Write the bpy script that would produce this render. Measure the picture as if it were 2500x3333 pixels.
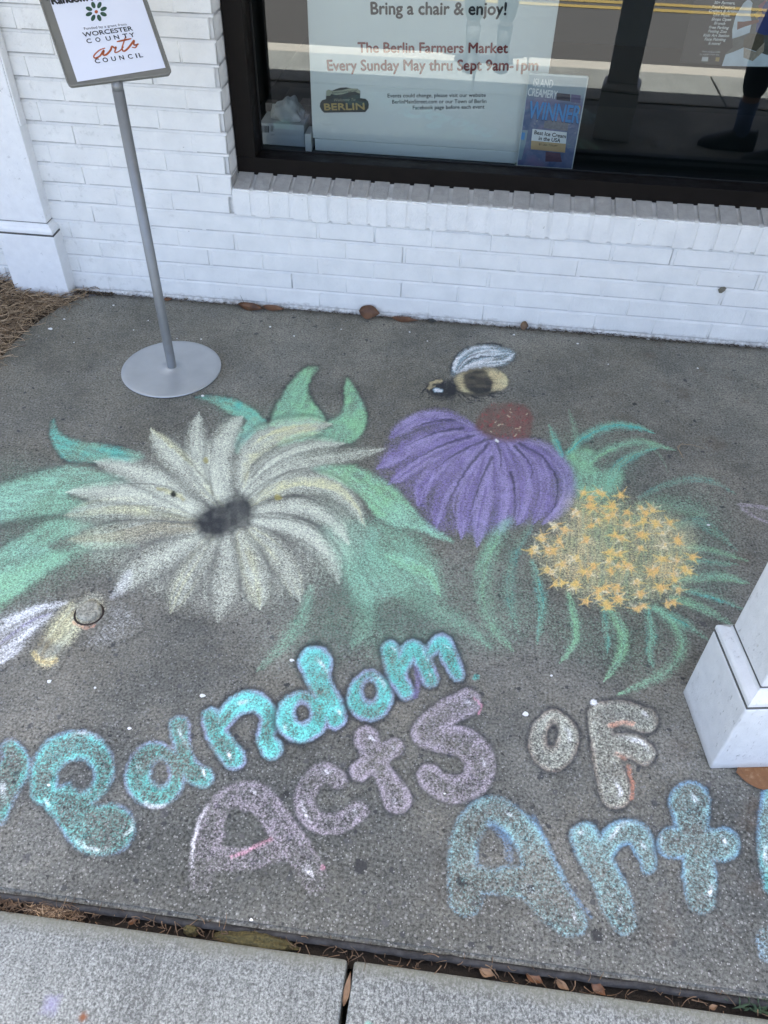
import bpy, bmesh, math, random
import numpy as np
from mathutils import Vector, Matrix
rnd = random.Random(7)
RNG = np.random.default_rng(11)
for o in list(bpy.data.objects): bpy.data.objects.remove(o)
S = bpy.context.scene
COL = S.collection
R = math.radians

# ------------------------------------------------------------------ camera
# X runs along the wall to the right, Y into the shop (wall face at Y = 0), Z up
FPX, PW, PH = 2633.58, 2500.0, 3333.0
YAW, PITCH, ROLL = R(-5.9164), R(44.47), R(-1.5735)
CAM = np.array([0.74046, -2.66673, 1.60252])
def cam_axes():
    cy, sy = math.cos(YAW), math.sin(YAW)
    f = np.array([sy*math.cos(PITCH), cy*math.cos(PITCH), -math.sin(PITCH)])
    r = np.array([cy, -sy, 0.0]); d = np.cross(f, r)
    cr, sr = math.cos(ROLL), math.sin(ROLL)
    return cr*r+sr*d, -sr*r+cr*d, f
AX = np.array(cam_axes())
cd = bpy.data.cameras.new('camera'); cam = bpy.data.objects.new('camera', cd); COL.objects.link(cam)
cd.sensor_fit = 'VERTICAL'; cd.sensor_height = 24.0; cd.sensor_width = 18.0
cd.lens = 24.0*FPX/PH; cd.clip_start = 0.02; cd.clip_end = 2000
mw = Matrix.Identity(4)
for i in range(3):
    mw[i][0], mw[i][1], mw[i][2], mw[i][3] = AX[0][i], -AX[1][i], -AX[2][i], CAM[i]
cam.matrix_world = mw
S.camera = cam

# ------------------------------------------------------------------ light
SUN_EL, SUN_AZ = R(83), R(8)          # high sun behind the shop: the porch lies in open shade
W = bpy.data.worlds.new('World'); S.world = W; W.use_nodes = True
nt = W.node_tree; nt.nodes.clear()
sky = nt.nodes.new('ShaderNodeTexSky'); sky.sky_type = 'NISHITA'; sky.sun_disc = False
sky.sun_elevation = SUN_EL; sky.sun_rotation = SUN_AZ; sky.air_density = 0.8; sky.dust_density = 4.0; sky.ozone_density = 1.0
bg = nt.nodes.new('ShaderNodeBackground'); bg.inputs[1].default_value = 0.08
wo = nt.nodes.new('ShaderNodeOutputWorld')
nt.links.new(sky.outputs[0], bg.inputs[0]); nt.links.new(bg.outputs[0], wo.inputs[0])
sl = bpy.data.lights.new('sun', 'SUN'); sl.energy = 5.0; sl.angle = R(0.5); sl.color = (1.0, 0.98, 0.92)
so = bpy.data.objects.new('sun', sl); COL.objects.link(so)
sd = Vector((math.sin(SUN_AZ)*math.cos(SUN_EL), math.cos(SUN_AZ)*math.cos(SUN_EL), math.sin(SUN_EL)))
so.rotation_euler = sd.to_track_quat('Z', 'Y').to_euler(); so.location = (0, 8, 20)
S.view_settings.view_transform = 'Standard'; S.view_settings.look = 'None'
S.view_settings.gamma = 1; S.view_settings.use_curve_mapping = False
S.view_settings.exposure = 3.35
S.render.engine = 'CYCLES'

# ------------------------------------------------------------------ helpers
def lin(c):
    c = np.asarray(c, float)/255.0
    return np.where(c <= 0.04045, c/12.92, ((c+0.055)/1.055)**2.4)
def on_plane(px, py, origin, u, v):
    """photo pixel -> (a, b) on the plane origin + a*u + b*v"""
    d = ((px-PW/2)/FPX)*AX[0]+((py-PH/2)/FPX)*AX[1]+AX[2]
    o = np.asarray(origin, float); n = np.cross(u, v)
    t = np.dot(o-CAM, n)/np.dot(d, n); q = CAM+d*t-o
    return float(np.dot(q, u)), float(np.dot(q, v))
def tag(o, label=None, cat=None, group=None, kind=None):
    if label: o['label'] = label
    if cat: o['category'] = cat
    if group: o['group'] = group
    if kind: o['kind'] = kind
    return o
def thing(name, label, cat, loc=(0, 0, 0), rz=0.0, group=None):
    o = bpy.data.objects.new(name, None); COL.objects.link(o)
    o.location = loc; o.rotation_euler = (0, 0, rz); o.empty_display_size = 0.05
    return tag(o, label, cat, group)
def link(name, me, mat=None, parent=None, world=True):
    """link mesh given in world coordinates; a child keeps its place under its parent"""
    o = bpy.data.objects.new(name, me); COL.objects.link(o)
    if mat is not None and not len(me.materials): me.materials.append(mat)
    if parent is not None:
        o.parent = parent
        if world:
            p = parent; M = Matrix.Identity(4)
            while p is not None:
                M = local_matrix(p) @ M
                p = p.parent
            me.transform(M.inverted())
    return o
def local_matrix(o):
    return Matrix.Translation(o.location) @ o.rotation_euler.to_matrix().to_4x4() @ Matrix.Diagonal((*o.scale, 1))
def mesh(name, V, F, smooth=False):
    me = bpy.data.meshes.new(name); me.from_pydata([tuple(map(float, v)) for v in V], [], [tuple(f) for f in F]); me.update()
    if smooth: me.polygons.foreach_set('use_smooth', [True]*len(me.polygons))
    return me
def from_bm(name, bm, smooth=False):
    bmesh.ops.recalc_face_normals(bm, faces=bm.faces)
    me = bpy.data.meshes.new(name); bm.to_mesh(me); bm.free()
    if smooth: me.polygons.foreach_set('use_smooth', [True]*len(me.polygons))
    return me
def bx(bm, x0, x1, y0, y1, z0, z1, bev=0.0, M=None):
    r = bmesh.ops.create_cube(bm, size=1.0)
    vs = r['verts']
    for v in vs:
        v.co = Vector((x0+(v.co.x+.5)*(x1-x0), y0+(v.co.y+.5)*(y1-y0), z0+(v.co.z+.5)*(z1-z0)))
    if bev:
        es = list({e for v in vs for e in v.link_edges})
        g = bmesh.ops.bevel(bm, geom=es, offset=bev, segments=2, affect='EDGES', profile=0.5)
        vs = list({v for f in g['faces'] for v in f.verts} | {v for v in vs if v.is_valid})
    if M is not None:
        for v in vs: v.co = M @ v.co
    return vs
def box_mesh(name, *a, **k):
    bm = bmesh.new(); bx(bm, *a, **k); return from_bm(name, bm)
def prism(name, pts, z0, z1, bev=0.0):
    """polygon in XY extruded from z0 to z1"""
    bm = bmesh.new(); f = bm.faces.new([bm.verts.new((x, y, z0)) for x, y in pts])
    r = bmesh.ops.extrude_face_region(bm, geom=[f])
    vs = [v for v in r['geom'] if isinstance(v, bmesh.types.BMVert)]
    for v in vs: v.co.z = z1
    if bev:
        top = [e for e in bm.edges if e.verts[0] in vs and e.verts[1] in vs]
        bmesh.ops.bevel(bm, geom=top, offset=bev, segments=3, affect='EDGES')
    return from_bm(name, bm)
def tube(bm, pts, rad, seg=10, cap=True):
    pts = [Vector(p) for p in pts]; rings = []
    rs = rad if isinstance(rad, (list, tuple)) else [rad]*len(pts)
    for i, p in enumerate(pts):
        t = (pts[min(i+1, len(pts)-1)]-pts[max(i-1, 0)]).normalized()
        a = t.orthogonal().normalized() if i == 0 else (a0-t*a0.dot(t)).normalized()
        a0 = a; b = t.cross(a)
        rings.append([bm.verts.new(p+(a*math.cos(k*math.tau/seg)+b*math.sin(k*math.tau/seg))*rs[i]) for k in range(seg)])
    for q, w in zip(rings, rings[1:]):
        for k in range(seg): bm.faces.new((q[k], q[(k+1) % seg], w[(k+1) % seg], w[k]))
    if cap: bm.faces.new(rings[0][::-1]); bm.faces.new(rings[-1])
def lathe(bm, prof, seg=64, c=(0, 0, 0)):
    rings = [[bm.verts.new((c[0]+r*math.cos(k*math.tau/seg), c[1]+r*math.sin(k*math.tau/seg), c[2]+z)) for k in range(seg)] if r > 0 else [bm.verts.new((c[0], c[1], c[2]+z))] for r, z in prof]
    for q, w in zip(rings, rings[1:]):
        for k in range(seg):
            if len(q) == 1: bm.faces.new((q[0], w[k], w[(k+1) % seg]))
            elif len(w) == 1: bm.faces.new((q[k], q[(k+1) % seg], w[0]))
            else: bm.faces.new((q[k], q[(k+1) % seg], w[(k+1) % seg], w[k]))

# ------------------------------------------------------------------ materials
class N:
    def __init__(s, name):
        s.m = bpy.data.materials.new(name); s.m.use_nodes = True; s.t = s.m.node_tree; s.t.nodes.clear()
        s.out = s.t.nodes.new('ShaderNodeOutputMaterial'); s.p = s.t.nodes.new('ShaderNodeBsdfPrincipled')
        s.t.links.new(s.p.outputs[0], s.out.inputs[0])
        s.pos = s.t.nodes.new('ShaderNodeNewGeometry').outputs['Position']
    def put(s, sock, v):
        if isinstance(v, bpy.types.NodeSocket): s.t.links.new(v, sock)
        elif isinstance(v, (tuple, list, np.ndarray)):
            sock.default_value = (*[float(c) for c in v][:3], 1.0) if sock.type == 'RGBA' else [float(c) for c in v]
        else: sock.default_value = v
    def noise(s, scale, detail=3, rough=0.55, vec=None, col=False, dist=0.0):
        n = s.t.nodes.new('ShaderNodeTexNoise'); n.inputs['Scale'].default_value = scale
        n.inputs['Detail'].default_value = detail; n.inputs['Roughness'].default_value = rough
        n.inputs['Distortion'].default_value = dist
        s.t.links.new(vec if vec is not None else s.pos, n.inputs['Vector']); return n.outputs['Color' if col else 'Fac']
    def vor(s, scale, out='Distance', feat='F1', rand=1.0, vec=None):
        n = s.t.nodes.new('ShaderNodeTexVoronoi'); n.feature = feat; n.inputs['Scale'].default_value = scale
        n.inputs['Randomness'].default_value = rand
        s.t.links.new(vec if vec is not None else s.pos, n.inputs['Vector']); return n.outputs[out]
    def math(s, op, a, b=0.0, c=0.0, clamp=False):
        n = s.t.nodes.new('ShaderNodeMath'); n.operation = op; n.use_clamp = clamp
        for i, v in enumerate((a, b, c)): s.put(n.inputs[i], v)
        return n.outputs[0]
    def mr(s, v, a, b, c=0.0, d=1.0, smooth=False):
        n = s.t.nodes.new('ShaderNodeMapRange'); n.interpolation_type = 'SMOOTHSTEP' if smooth else 'LINEAR'
        for i, q in enumerate((v, a, b, c, d)): s.put(n.inputs[i], q)
        return n.outputs[0]
    def mix(s, f, a, b, mode='MIX'):
        n = s.t.nodes.new('ShaderNodeMix'); n.data_type = 'RGBA'; n.blend_type = mode
        s.put(n.inputs[0], f); s.put(n.inputs[6], a); s.put(n.inputs[7], b); return n.outputs[2]
    def sep(s, v):
        n = s.t.nodes.new('ShaderNodeSeparateXYZ'); s.put(n.inputs[0], v); return n.outputs
    def mapping(s, scale=(1, 1, 1), rot=(0, 0, 0)):
        n = s.t.nodes.new('ShaderNodeMapping'); n.inputs['Scale'].default_value = scale; n.inputs['Rotation'].default_value = rot
        s.t.links.new(s.pos, n.inputs[0]); return n.outputs[0]
    def attr(s, name, out='Color'):
        n = s.t.nodes.new('ShaderNodeAttribute'); n.attribute_name = name; return n.outputs[out]
    def bump(s, h, dist=0.001, strength=1.0):
        n = s.t.nodes.new('ShaderNodeBump'); n.inputs['Distance'].default_value = dist; n.inputs['Strength'].default_value = strength
        s.put(n.inputs['Height'], h); s.t.links.new(n.outputs[0], s.p.inputs['Normal'])
    def set(s, **k):
        for a, v in k.items():
            s.put(s.p.inputs[{'base': 'Base Color', 'rough': 'Roughness', 'metal': 'Metallic', 'spec': 'Specular IOR Level', 'trans': 'Transmission Weight', 'alpha': 'Alpha'}[a]], v)
        return s.m
def plain(name, srgb, rough=0.6, var=0.12, scale=25, bump=0.0, metal=0.0, linear=False, spec=0.5):
    n = N(name); c = np.array(srgb) if linear else lin(srgb)
    f = n.noise(scale, 4); n.set(base=n.mix(f, c*(1-var), np.minimum(c*(1+var), 1)), rough=rough, metal=metal, spec=spec)
    if bump: n.bump(n.noise(scale*8, 3), bump)
    return n.m

def concrete(n):
    """grey troweled concrete with fine sand grain, bits of stone that show more towards the worn front edge"""
    grain = n.noise(170, 3, 0.65); big = n.noise(3.2, 5, 0.6); mid = n.noise(38, 4, 0.6)
    xyz = n.sep(n.pos)
    wear_dim = n.mr(n.math('ADD', xyz[1], n.math('MULTIPLY', n.math('SUBTRACT', big, 0.5), 0.9)), -1.45, -2.1, 0.0, 1.0, True)
    g = n.mr(grain, 0.32, 0.68)
    col = n.mix(g, (0.095, 0.091, 0.077), (0.304, 0.291, 0.248))
    col = n.mix(n.math('MULTIPLY', wear_dim, 0.88), col, n.mix(g, (0.036, 0.0375, 0.035), (0.170, 0.178, 0.165)))  # front base darkened to offset strong light there, besides bared dark aggregate
    col = n.mix(1.0, col, n.mix(n.mr(big, 0.3, 0.7), (0.74, 0.76, 0.77), (1.24, 1.22, 1.18)), 'MULTIPLY')
    col = n.mix(1.0, col, n.mix(n.mr(mid, 0.3, 0.7), (0.84, 0.84, 0.85), (1.14, 1.13, 1.12)), 'MULTIPLY')
    patch = n.noise(1.7, 6, 0.65, dist=0.6)
    col = n.mix(1.0, col, n.mix(n.mr(patch, 0.38, 0.62), (0.86, 0.85, 0.82), (1.10, 1.11, 1.12)), 'MULTIPLY')
    blot = n.math('MULTIPLY', n.mr(n.noise(5.2, 5, 0.7, dist=0.3), 0.56, 0.70), 0.38)
    col = n.mix(blot, col, (0.075, 0.070, 0.060))
    # small stones, more of them bared towards the worn front edge
    wob = n.math('MULTIPLY', n.math('SUBTRACT', n.noise(85, 3, 0.6), 0.33), 1.1)
    def stones(scale, thr, more, amt, lo, hi, r0, r1):
        cell = n.sep(n.vor(scale, 'Color')); d = n.vor(scale)
        pick = n.math('GREATER_THAN', n.math('ADD', cell[0], n.math('MULTIPLY', wear_dim, more)), thr)
        m = n.math('MULTIPLY', pick, n.mr(n.math('ADD', d, wob), r0, r1))
        return n.math('MULTIPLY', m, amt), n.mix(cell[1], lo, hi)
    f1, c1 = stones(150, 0.91, 0.30, 0.75, (0.026, 0.027, 0.027), (0.29, 0.29, 0.27), 0.66, 0.52)
    col = n.mix(f1, col, c1)
    f2, c2 = stones(62, 0.982, 0.085, 0.85, (0.04, 0.042, 0.045), (0.11, 0.11, 0.105), 0.60, 0.50)
    col = n.mix(f2, col, c2)
    f4, c4 = stones(34, 0.993, 0.035, 0.7, (0.055, 0.058, 0.062), (0.10, 0.10, 0.10), 0.52, 0.42)
    col = n.mix(f4, col, c4)
    for px, py, r in ((0.648, -2.030, 0.017), (0.473, -1.905, 0.010), (0.845, -2.035, 0.013), (0.20, -1.93, 0.009), (1.10, -2.10, 0.014), (0.98, -2.03, 0.010), (-0.05, -0.95, 0.007), (0.60, -1.30, 0.006), (1.33, -0.42, 0.010)):
        d = n.t.nodes.new('ShaderNodeVectorMath'); d.operation = 'DISTANCE'; n.t.links.new(n.pos, d.inputs[0]); d.inputs[1].default_value = (px, py, 0)
        col = n.mix(n.mr(n.math('ADD', d.outputs['Value'], n.math('MULTIPLY', wob, r)), r*1.15, r*0.85, 0, 0.85), col, (0.035, 0.036, 0.037))
    # pits and pale sand
    pit = n.mr(n.noise(120, 2, 0.5), 0.64, 0.72)
    col = n.mix(n.math('MULTIPLY', pit, 0.8), col, (0.045, 0.042, 0.038))
    pit2 = n.math('MULTIPLY', n.mr(n.noise(75, 3, 0.6), 0.62, 0.70), n.mr(n.noise(6, 3), 0.52, 0.62))
    col = n.mix(n.math('MULTIPLY', pit2, 0.8), col, (0.04, 0.038, 0.034))
    c3 = n.sep(n.vor(300, 'Color'))
    sp = n.math('MULTIPLY', n.math('GREATER_THAN', c3[0], n.mr(wear_dim, 0, 1, 0.978, 0.945)), n.mr(n.vor(300), 0.6, 0.35))
    col = n.mix(n.math('MULTIPLY', sp, 0.5), col, (0.45, 0.45, 0.43))
    st = n.math('MULTIPLY', n.mr(n.noise(7.5, 4, 0.6), 0.58, 0.74), n.mr(xyz[0], 1.0, 1.5))
    col = n.mix(n.math('MULTIPLY', st, 0.6), col, (0.12, 0.085, 0.06))
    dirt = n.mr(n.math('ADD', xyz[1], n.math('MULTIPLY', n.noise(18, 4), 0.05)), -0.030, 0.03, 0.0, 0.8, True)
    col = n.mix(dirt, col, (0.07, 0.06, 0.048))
    h = n.math('ADD', n.math('MULTIPLY', grain, 0.9), n.math('SUBTRACT', n.math('MULTIPLY', f1, 0.15), n.math('MULTIPLY', pit, 0.6)))
    return col, h, grain
n = N('porch_concrete'); c, h, g_ = concrete(n); n.set(base=c, rough=0.88, spec=0.3); n.bump(h, 0.0022, 0.8); M_SLAB = n.m
n = N('chalk_on_concrete'); c, h, gr = concrete(n)
at = n.t.nodes.new('ShaderNodeAttribute'); at.attribute_name = 'chalk'
cov = at.outputs['Alpha']
g2 = n.math('ADD', n.math('MULTIPLY', n.noise(290, 2, 0.6), 0.65), n.math('MULTIPLY', gr, 0.35))
v = n.math('ADD', cov, n.math('MULTIPLY', n.math('SUBTRACT', g2, 0.5), 1.85))
fac = n.math('MULTIPLY', n.mr(v, 0.02, 1.02, 0.0, 1.0, True), n.mr(cov, 0.0, 0.16))
tint = n.mix(n.mr(g2, 0.34, 0.66), (0.70, 0.70, 0.71), (1.22, 1.22, 1.21))
chal = n.mix(1.0, at.outputs['Color'], tint, 'MULTIPLY')
n.set(base=n.mix(n.math('MULTIPLY', fac, 0.93), c, chal), rough=0.92, spec=0.2); n.bump(h, 0.0022, 0.8); M_CHALK = n.m

n = N('sidewalk_concrete')      # broomed, pale, lichen-spotted
st = n.noise(60, 3, 0.5, n.mapping((1.0, 0.06, 1.0)))
a = n.mr(n.noise(230, 4, 0.75), 0.33, 0.67); b = n.noise(2.6, 4); sp = n.noise(150, 4, 0.72, n.mapping((1.0, 0.55, 1.0)), dist=0.2)
c = n.mix(a, (0.058, 0.062, 0.059), (0.41, 0.436, 0.415))
c = n.mix(1.0, c, n.mix(n.mr(st, 0.3, 0.7), (0.78, 0.78, 0.78), (1.12, 1.12, 1.12)), 'MULTIPLY')
x = n.sep(n.pos)
sp2 = n.noise(150, 3, 0.7)
lich = n.math('MULTIPLY', n.mr(n.math('ADD', n.math('ADD', n.math('MULTIPLY', sp, 0.8), n.math('MULTIPLY', sp2, 0.2)), n.math('MULTIPLY', b, 0.22)), 0.585, 0.70), n.mr(n.math('ADD', x[0], n.math('MULTIPLY', b, 0.6)), 0.25, 0.95, 0.45, 0.85))
c = n.mix(lich, c, (0.07, 0.073, 0.072))
edge = n.mr(n.math('ADD', x[1], n.math('MULTIPLY', n.noise(25, 3), 0.03)), -2.215, -2.19, 0.0, 0.75)
c = n.mix(edge, c, (0.16, 0.16, 0.125))
def spot(c, px, py, r, colr, amt):
    d = n.t.nodes.new('ShaderNodeVectorMath'); d.operation = 'DISTANCE'; n.t.links.new(n.pos, d.inputs[0]); d.inputs[1].default_value = (px, py, 0)
    f = n.mr(n.math('ADD', d.outputs['Value'], n.math('MULTIPLY', n.noise(70, 3), r)), r*1.2, r*0.6, 0, amt)
    return n.mix(f, c, colr)
c = spot(c, 0.212, -2.345, 0.016, (0.20, 0.075, 0.03), 0.9)
c = spot(c, 0.150, -2.335, 0.030, (0.30, 0.29, 0.48), 0.55)
c = spot(c, 0.700, -2.296, 0.014, (0.22, 0.50, 0.40), 0.7)
n.set(base=c, rough=0.9, spec=0.3); n.bump(n.math('ADD', n.math('MULTIPLY', a, 0.5), st), 0.0018, 0.7); M_WALK = n.m
n = N('asphalt'); g = n.noise(160, 3, 0.7)
n.set(base=n.mix(n.mr(g, 0.3, 0.7), (0.03, 0.03, 0.031), (0.085, 0.084, 0.08)), rough=0.9); n.bump(g, 0.003); M_ASPH = n.m
M_YEL = plain('yellow_road_paint', (0.26, 0.19, 0.05), 0.7, 0.2, 30, linear=True)
M_KERB = plain('kerb_concrete', (0.36, 0.35, 0.31), 0.9, 0.2, 40, 0.001, linear=True)
M_SOIL = plain('soil', (0.07, 0.05, 0.035), 0.95, 0.4, 30, 0.006, linear=True)

n = N('white_painted_brick')
jt = n.attr('joint', 'Fac'); xyz = n.sep(n.pos)
b1 = n.noise(11, 4); b2 = n.noise(300, 3, 0.6); b3 = n.noise(70, 3, 0.6)
c = n.mix(n.mr(b1, 0.3, 0.7), (0.755, 0.755, 0.735), (0.85, 0.845, 0.82))
vcr = n.noise(9, 5, 0.7, dist=0.4)
crack = n.math('MULTIPLY', n.mr(jt, 0.38, 0.80), n.mr(vcr, 0.28, 0.52, 0.25, 1.0))
c = n.mix(n.math('MULTIPLY', crack, 0.66), c, (0.20, 0.19, 0.17))
stain = n.math('MULTIPLY', n.mr(n.noise(26, 4, 0.7), 0.56, 0.72), n.mr(n.math('ADD', xyz[0], n.math('MULTIPLY', b1, 0.9)), 0.35, -0.25, 0.0, 0.42))
c = n.mix(stain, c, (0.40, 0.40, 0.37))
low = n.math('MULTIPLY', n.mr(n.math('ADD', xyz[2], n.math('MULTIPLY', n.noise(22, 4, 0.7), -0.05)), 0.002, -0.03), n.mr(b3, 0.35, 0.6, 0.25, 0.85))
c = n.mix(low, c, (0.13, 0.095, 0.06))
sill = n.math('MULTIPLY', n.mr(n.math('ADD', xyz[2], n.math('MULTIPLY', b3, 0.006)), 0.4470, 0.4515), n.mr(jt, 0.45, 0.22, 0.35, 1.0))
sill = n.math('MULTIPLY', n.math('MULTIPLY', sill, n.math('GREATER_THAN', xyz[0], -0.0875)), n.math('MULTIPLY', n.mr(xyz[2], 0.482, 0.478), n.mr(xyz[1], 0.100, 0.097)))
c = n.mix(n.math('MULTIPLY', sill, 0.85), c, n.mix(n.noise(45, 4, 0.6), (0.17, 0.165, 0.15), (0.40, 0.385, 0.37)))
chip = n.mr(n.noise(31, 3, 0.6), 0.735, 0.75)
c = n.mix(n.math('MULTIPLY', chip, 0.6), c, (0.28, 0.27, 0.25))
h = n.math('ADD', n.math('MULTIPLY', b2, 0.35), n.math('ADD', n.math('MULTIPLY', b3, 0.6), n.math('MULTIPLY', n.noise(14, 3), 0.9)))
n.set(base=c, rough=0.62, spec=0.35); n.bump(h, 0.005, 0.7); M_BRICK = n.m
n = N('white_painted_trim')
b1 = n.noise(30, 4, 0.6); xyz = n.sep(n.pos); b2 = n.noise(260, 3)
c = n.mix(n.mr(b1, 0.3, 0.7), (0.75, 0.755, 0.76), (0.82, 0.825, 0.825))
sc = n.math('MULTIPLY', n.mr(n.noise(46, 5, 0.75), 0.60, 0.70), n.mr(n.noise(9, 2), 0.48, 0.60))
c = n.mix(n.math('MULTIPLY', sc, 0.6), c, (0.30, 0.30, 0.30))
low = n.math('MULTIPLY', n.mr(n.math('ADD', xyz[2], n.math('MULTIPLY', n.noise(25, 4, 0.7), -0.06)), 0.01, -0.03), 0.8)
c = n.mix(low, c, (0.16, 0.13, 0.09))
n.set(base=c, rough=0.5, spec=0.4); n.bump(n.math('ADD', b2, n.math('MULTIPLY', n.noise(60, 3), 1.5)), 0.0012, 0.5); M_TRIM = n.m
M_SEAM = plain('dark_caulk_seam', (0.10, 0.10, 0.095), 0.9, 0.4, 60, linear=True)
n = N('scuffed_white_trim')
b1 = n.noise(30, 4, 0.6); xyz = n.sep(n.pos); b2 = n.noise(260, 3)
c = n.mix(n.mr(b1, 0.3, 0.7), (0.575, 0.585, 0.585), (0.65, 0.66, 0.66))
sc = n.math('MULTIPLY', n.mr(n.noise(110, 5, 0.8, n.mapping((1, 1, 0.35)), dist=0.3), 0.60, 0.68), n.mr(n.noise(11, 2), 0.44, 0.56))
c = n.mix(n.math('MULTIPLY', sc, 0.80), c, (0.22, 0.22, 0.21))
low = n.math('MULTIPLY', n.mr(n.math('ADD', xyz[2], n.math('MULTIPLY', n.noise(30, 4, 0.7), -0.05)), 0.0, -0.03), 0.6)
c = n.mix(low, c, (0.2, 0.18, 0.14))
n.set(base=c, rough=0.5, spec=0.4); n.bump(n.math('ADD', b2, n.math('SUBTRACT', n.math('MULTIPLY', n.noise(60, 3), 1.5), n.math('MULTIPLY', sc, 3.0))), 0.0014, 0.6); M_TRIM2 = n.m
n = N('dark_brown_frame'); b = n.noise(14, 5, 0.65); b2 = n.noise(120, 3)
c = n.mix(n.mr(b, 0.3, 0.75), (0.0032, 0.0022, 0.0018), (0.0085, 0.0058, 0.0046))
c = n.mix(n.mr(n.noise(90, 4, 0.7), 0.71, 0.76), c, (0.06, 0.055, 0.045))
n.set(base=c, rough=n.mr(b, 0.3, 0.7, 0.4, 0.65), spec=0.15); n.bump(b2, 0.0006); M_FRAME = n.m
M_BLACK = plain('black_gasket', (0.006, 0.006, 0.006), 0.5, 0.2, linear=True)
n = N('brushed_silver'); b = n.noise(400, 2, 0.5); b2 = n.noise(9, 3)
n.set(base=n.mix(n.mr(b2, 0.3, 0.7), (0.46, 0.48, 0.50), (0.54, 0.56, 0.58)), rough=n.mr(b, 0.3, 0.7, 0.42, 0.55), metal=0.75); n.bump(b, 0.0002, 0.4); M_SILVER = n.m
M_POLE = plain('satin_grey_pole', (0.22, 0.225, 0.225), 0.42, 0.10, 50, linear=True, metal=0.35)
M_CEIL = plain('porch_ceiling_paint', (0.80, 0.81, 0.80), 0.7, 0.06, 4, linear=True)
M_HOLDER = plain('grey_metal_holder', (0.20, 0.195, 0.175), 0.45, 0.08, 60, linear=True, metal=0.2)
M_PAPER = plain('white_paper', (0.76, 0.775, 0.85), 0.7, 0.03, 8, linear=True)
M_BOARD = plain('white_board', (0.74, 0.77, 0.74), 0.6, 0.05, 5, linear=True)
M_INK = plain('black_ink', (0.012, 0.013, 0.016), 0.6, 0.1, linear=True)
M_RED = plain('red_ink', (0.20, 0.018, 0.02), 0.6, 0.1, linear=True)
M_WINK = plain('white_ink', (0.65, 0.66, 0.64), 0.6, 0.05, linear=True)
M_GOLD = plain('gold_ink', (0.42, 0.30, 0.10), 0.6, 0.1, linear=True)
M_PLAQUE = plain('dark_plaque_ink', (0.03, 0.034, 0.03), 0.6, 0.2, linear=True)
M_ORANGE = plain('orange_ink', (0.42, 0.10, 0.03), 0.6, 0.45, 35, linear=True)
M_GREENINK = plain('dark_green_ink', (0.03, 0.08, 0.05), 0.6, 0.5, 90, linear=True)
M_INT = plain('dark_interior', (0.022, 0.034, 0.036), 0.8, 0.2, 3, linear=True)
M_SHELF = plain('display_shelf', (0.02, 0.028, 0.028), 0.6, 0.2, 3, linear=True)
n = N('window_glass'); n.t.nodes.remove(n.p)
tr = n.t.nodes.new('ShaderNodeBsdfTransparent'); tr.inputs[0].default_value = (0.80, 0.845, 0.835, 1)
gl = n.t.nodes.new('ShaderNodeBsdfGlossy'); gl.inputs['Roughness'].default_value = 0.0; gl.inputs[0].default_value = (1, 1, 1, 1)
fr = n.t.nodes.new('ShaderNodeFresnel'); fr.inputs[0].default_value = 1.52
ms = n.t.nodes.new('ShaderNodeMixShader'); n.t.links.new(n.math('MULTIPLY', fr.outputs[0], 1.75, clamp=True), ms.inputs[0])
n.t.links.new(tr.outputs[0], ms.inputs[1]); n.t.links.new(gl.outputs[0], ms.inputs[2]); n.t.links.new(ms.outputs[0], n.out.inputs[0]); M_GLASS = n.m

# ------------------------------------------------------------------ setting
def struct(name, me, m): return tag(link(name, me, m), kind='structure')
struct('ground', mesh('g', [(-400, -400, -0.22), (400, -400, -0.22), (400, 400, -0.22), (-400, 400, -0.22)], [(0, 1, 2, 3)]), M_SOIL)
# soil bed left of the slab, rising slightly to the wall
gx, gy = np.linspace(-3.5, -0.60, 30), np.linspace(-2.16, 0.0, 26)
V = []
for y in gy:
    for x_ in gx:
        V.append((x_, y, -0.03+0.075*min(1, max(0, (-0.86-x_)/0.3))*min(1, max(0, (y+1.0)/0.8))+0.006*rnd.random()-(0.03 if x_ > -0.78 else 0)))
F = [(j*30+i, j*30+i+1, (j+1)*30+i+1, (j+1)*30+i) for j in range(25) for i in range(29)]
struct('soil_bed', mesh('soil', V, F, True), M_SOIL)
edge = [(-0.80, -2.165), (-0.815, -1.2), (-0.822, -0.75), (-0.828, -0.55), (-0.836, -0.40), (-0.826, -0.30), (-0.806, -0.22), (-0.775, -0.13), (-0.725, -0.055), (-0.66, -0.012), (-0.60, 0.0)]
struct('porch_pavement', prism('slab', [(3.4, -2.165)]+[(3.4, 0.0)]+edge[::-1], -0.2, 0.0, 0.007), M_SLAB)
bm = bmesh.new()
for x0, x1 in ((-5.0, -0.86), (-0.848, 0.648), (0.660, 2.156), (2.168, 3.66), (3.672, 6.0)): bx(bm, x0, x1, -2.795, -2.197, -0.2, 0.0, 0.006)
struct('sidewalk', from_bm('walk', bm), M_WALK)
bm = bmesh.new()
for k in range(6): bx(bm, -5+k*2.0, -3.006+k*2.0, -2.98, -2.799, -0.21, -0.002, 0.012)
struct('kerb', from_bm('kerb', bm), M_KERB)
struct('joint_bottom', mesh('jb', [(-5, -2.2, -0.045), (6, -2.2, -0.045), (6, -2.16, -0.045), (-5, -2.16, -0.045)], [(0, 1, 2, 3)]), plain('dark_joint_soil', (0.018, 0.014, 0.010), 0.95, 0.4, 60, 0.004, linear=True))  # joint floor in a darker soil tone than the bed
struct('road', mesh('road', [(-60, -14, -0.12), (60, -14, -0.12), (60, -2.98, -0.12), (-60, -2.98, -0.12)], [(0, 1, 2, 3)]), M_ASPH)
bm = bmesh.new()
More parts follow.
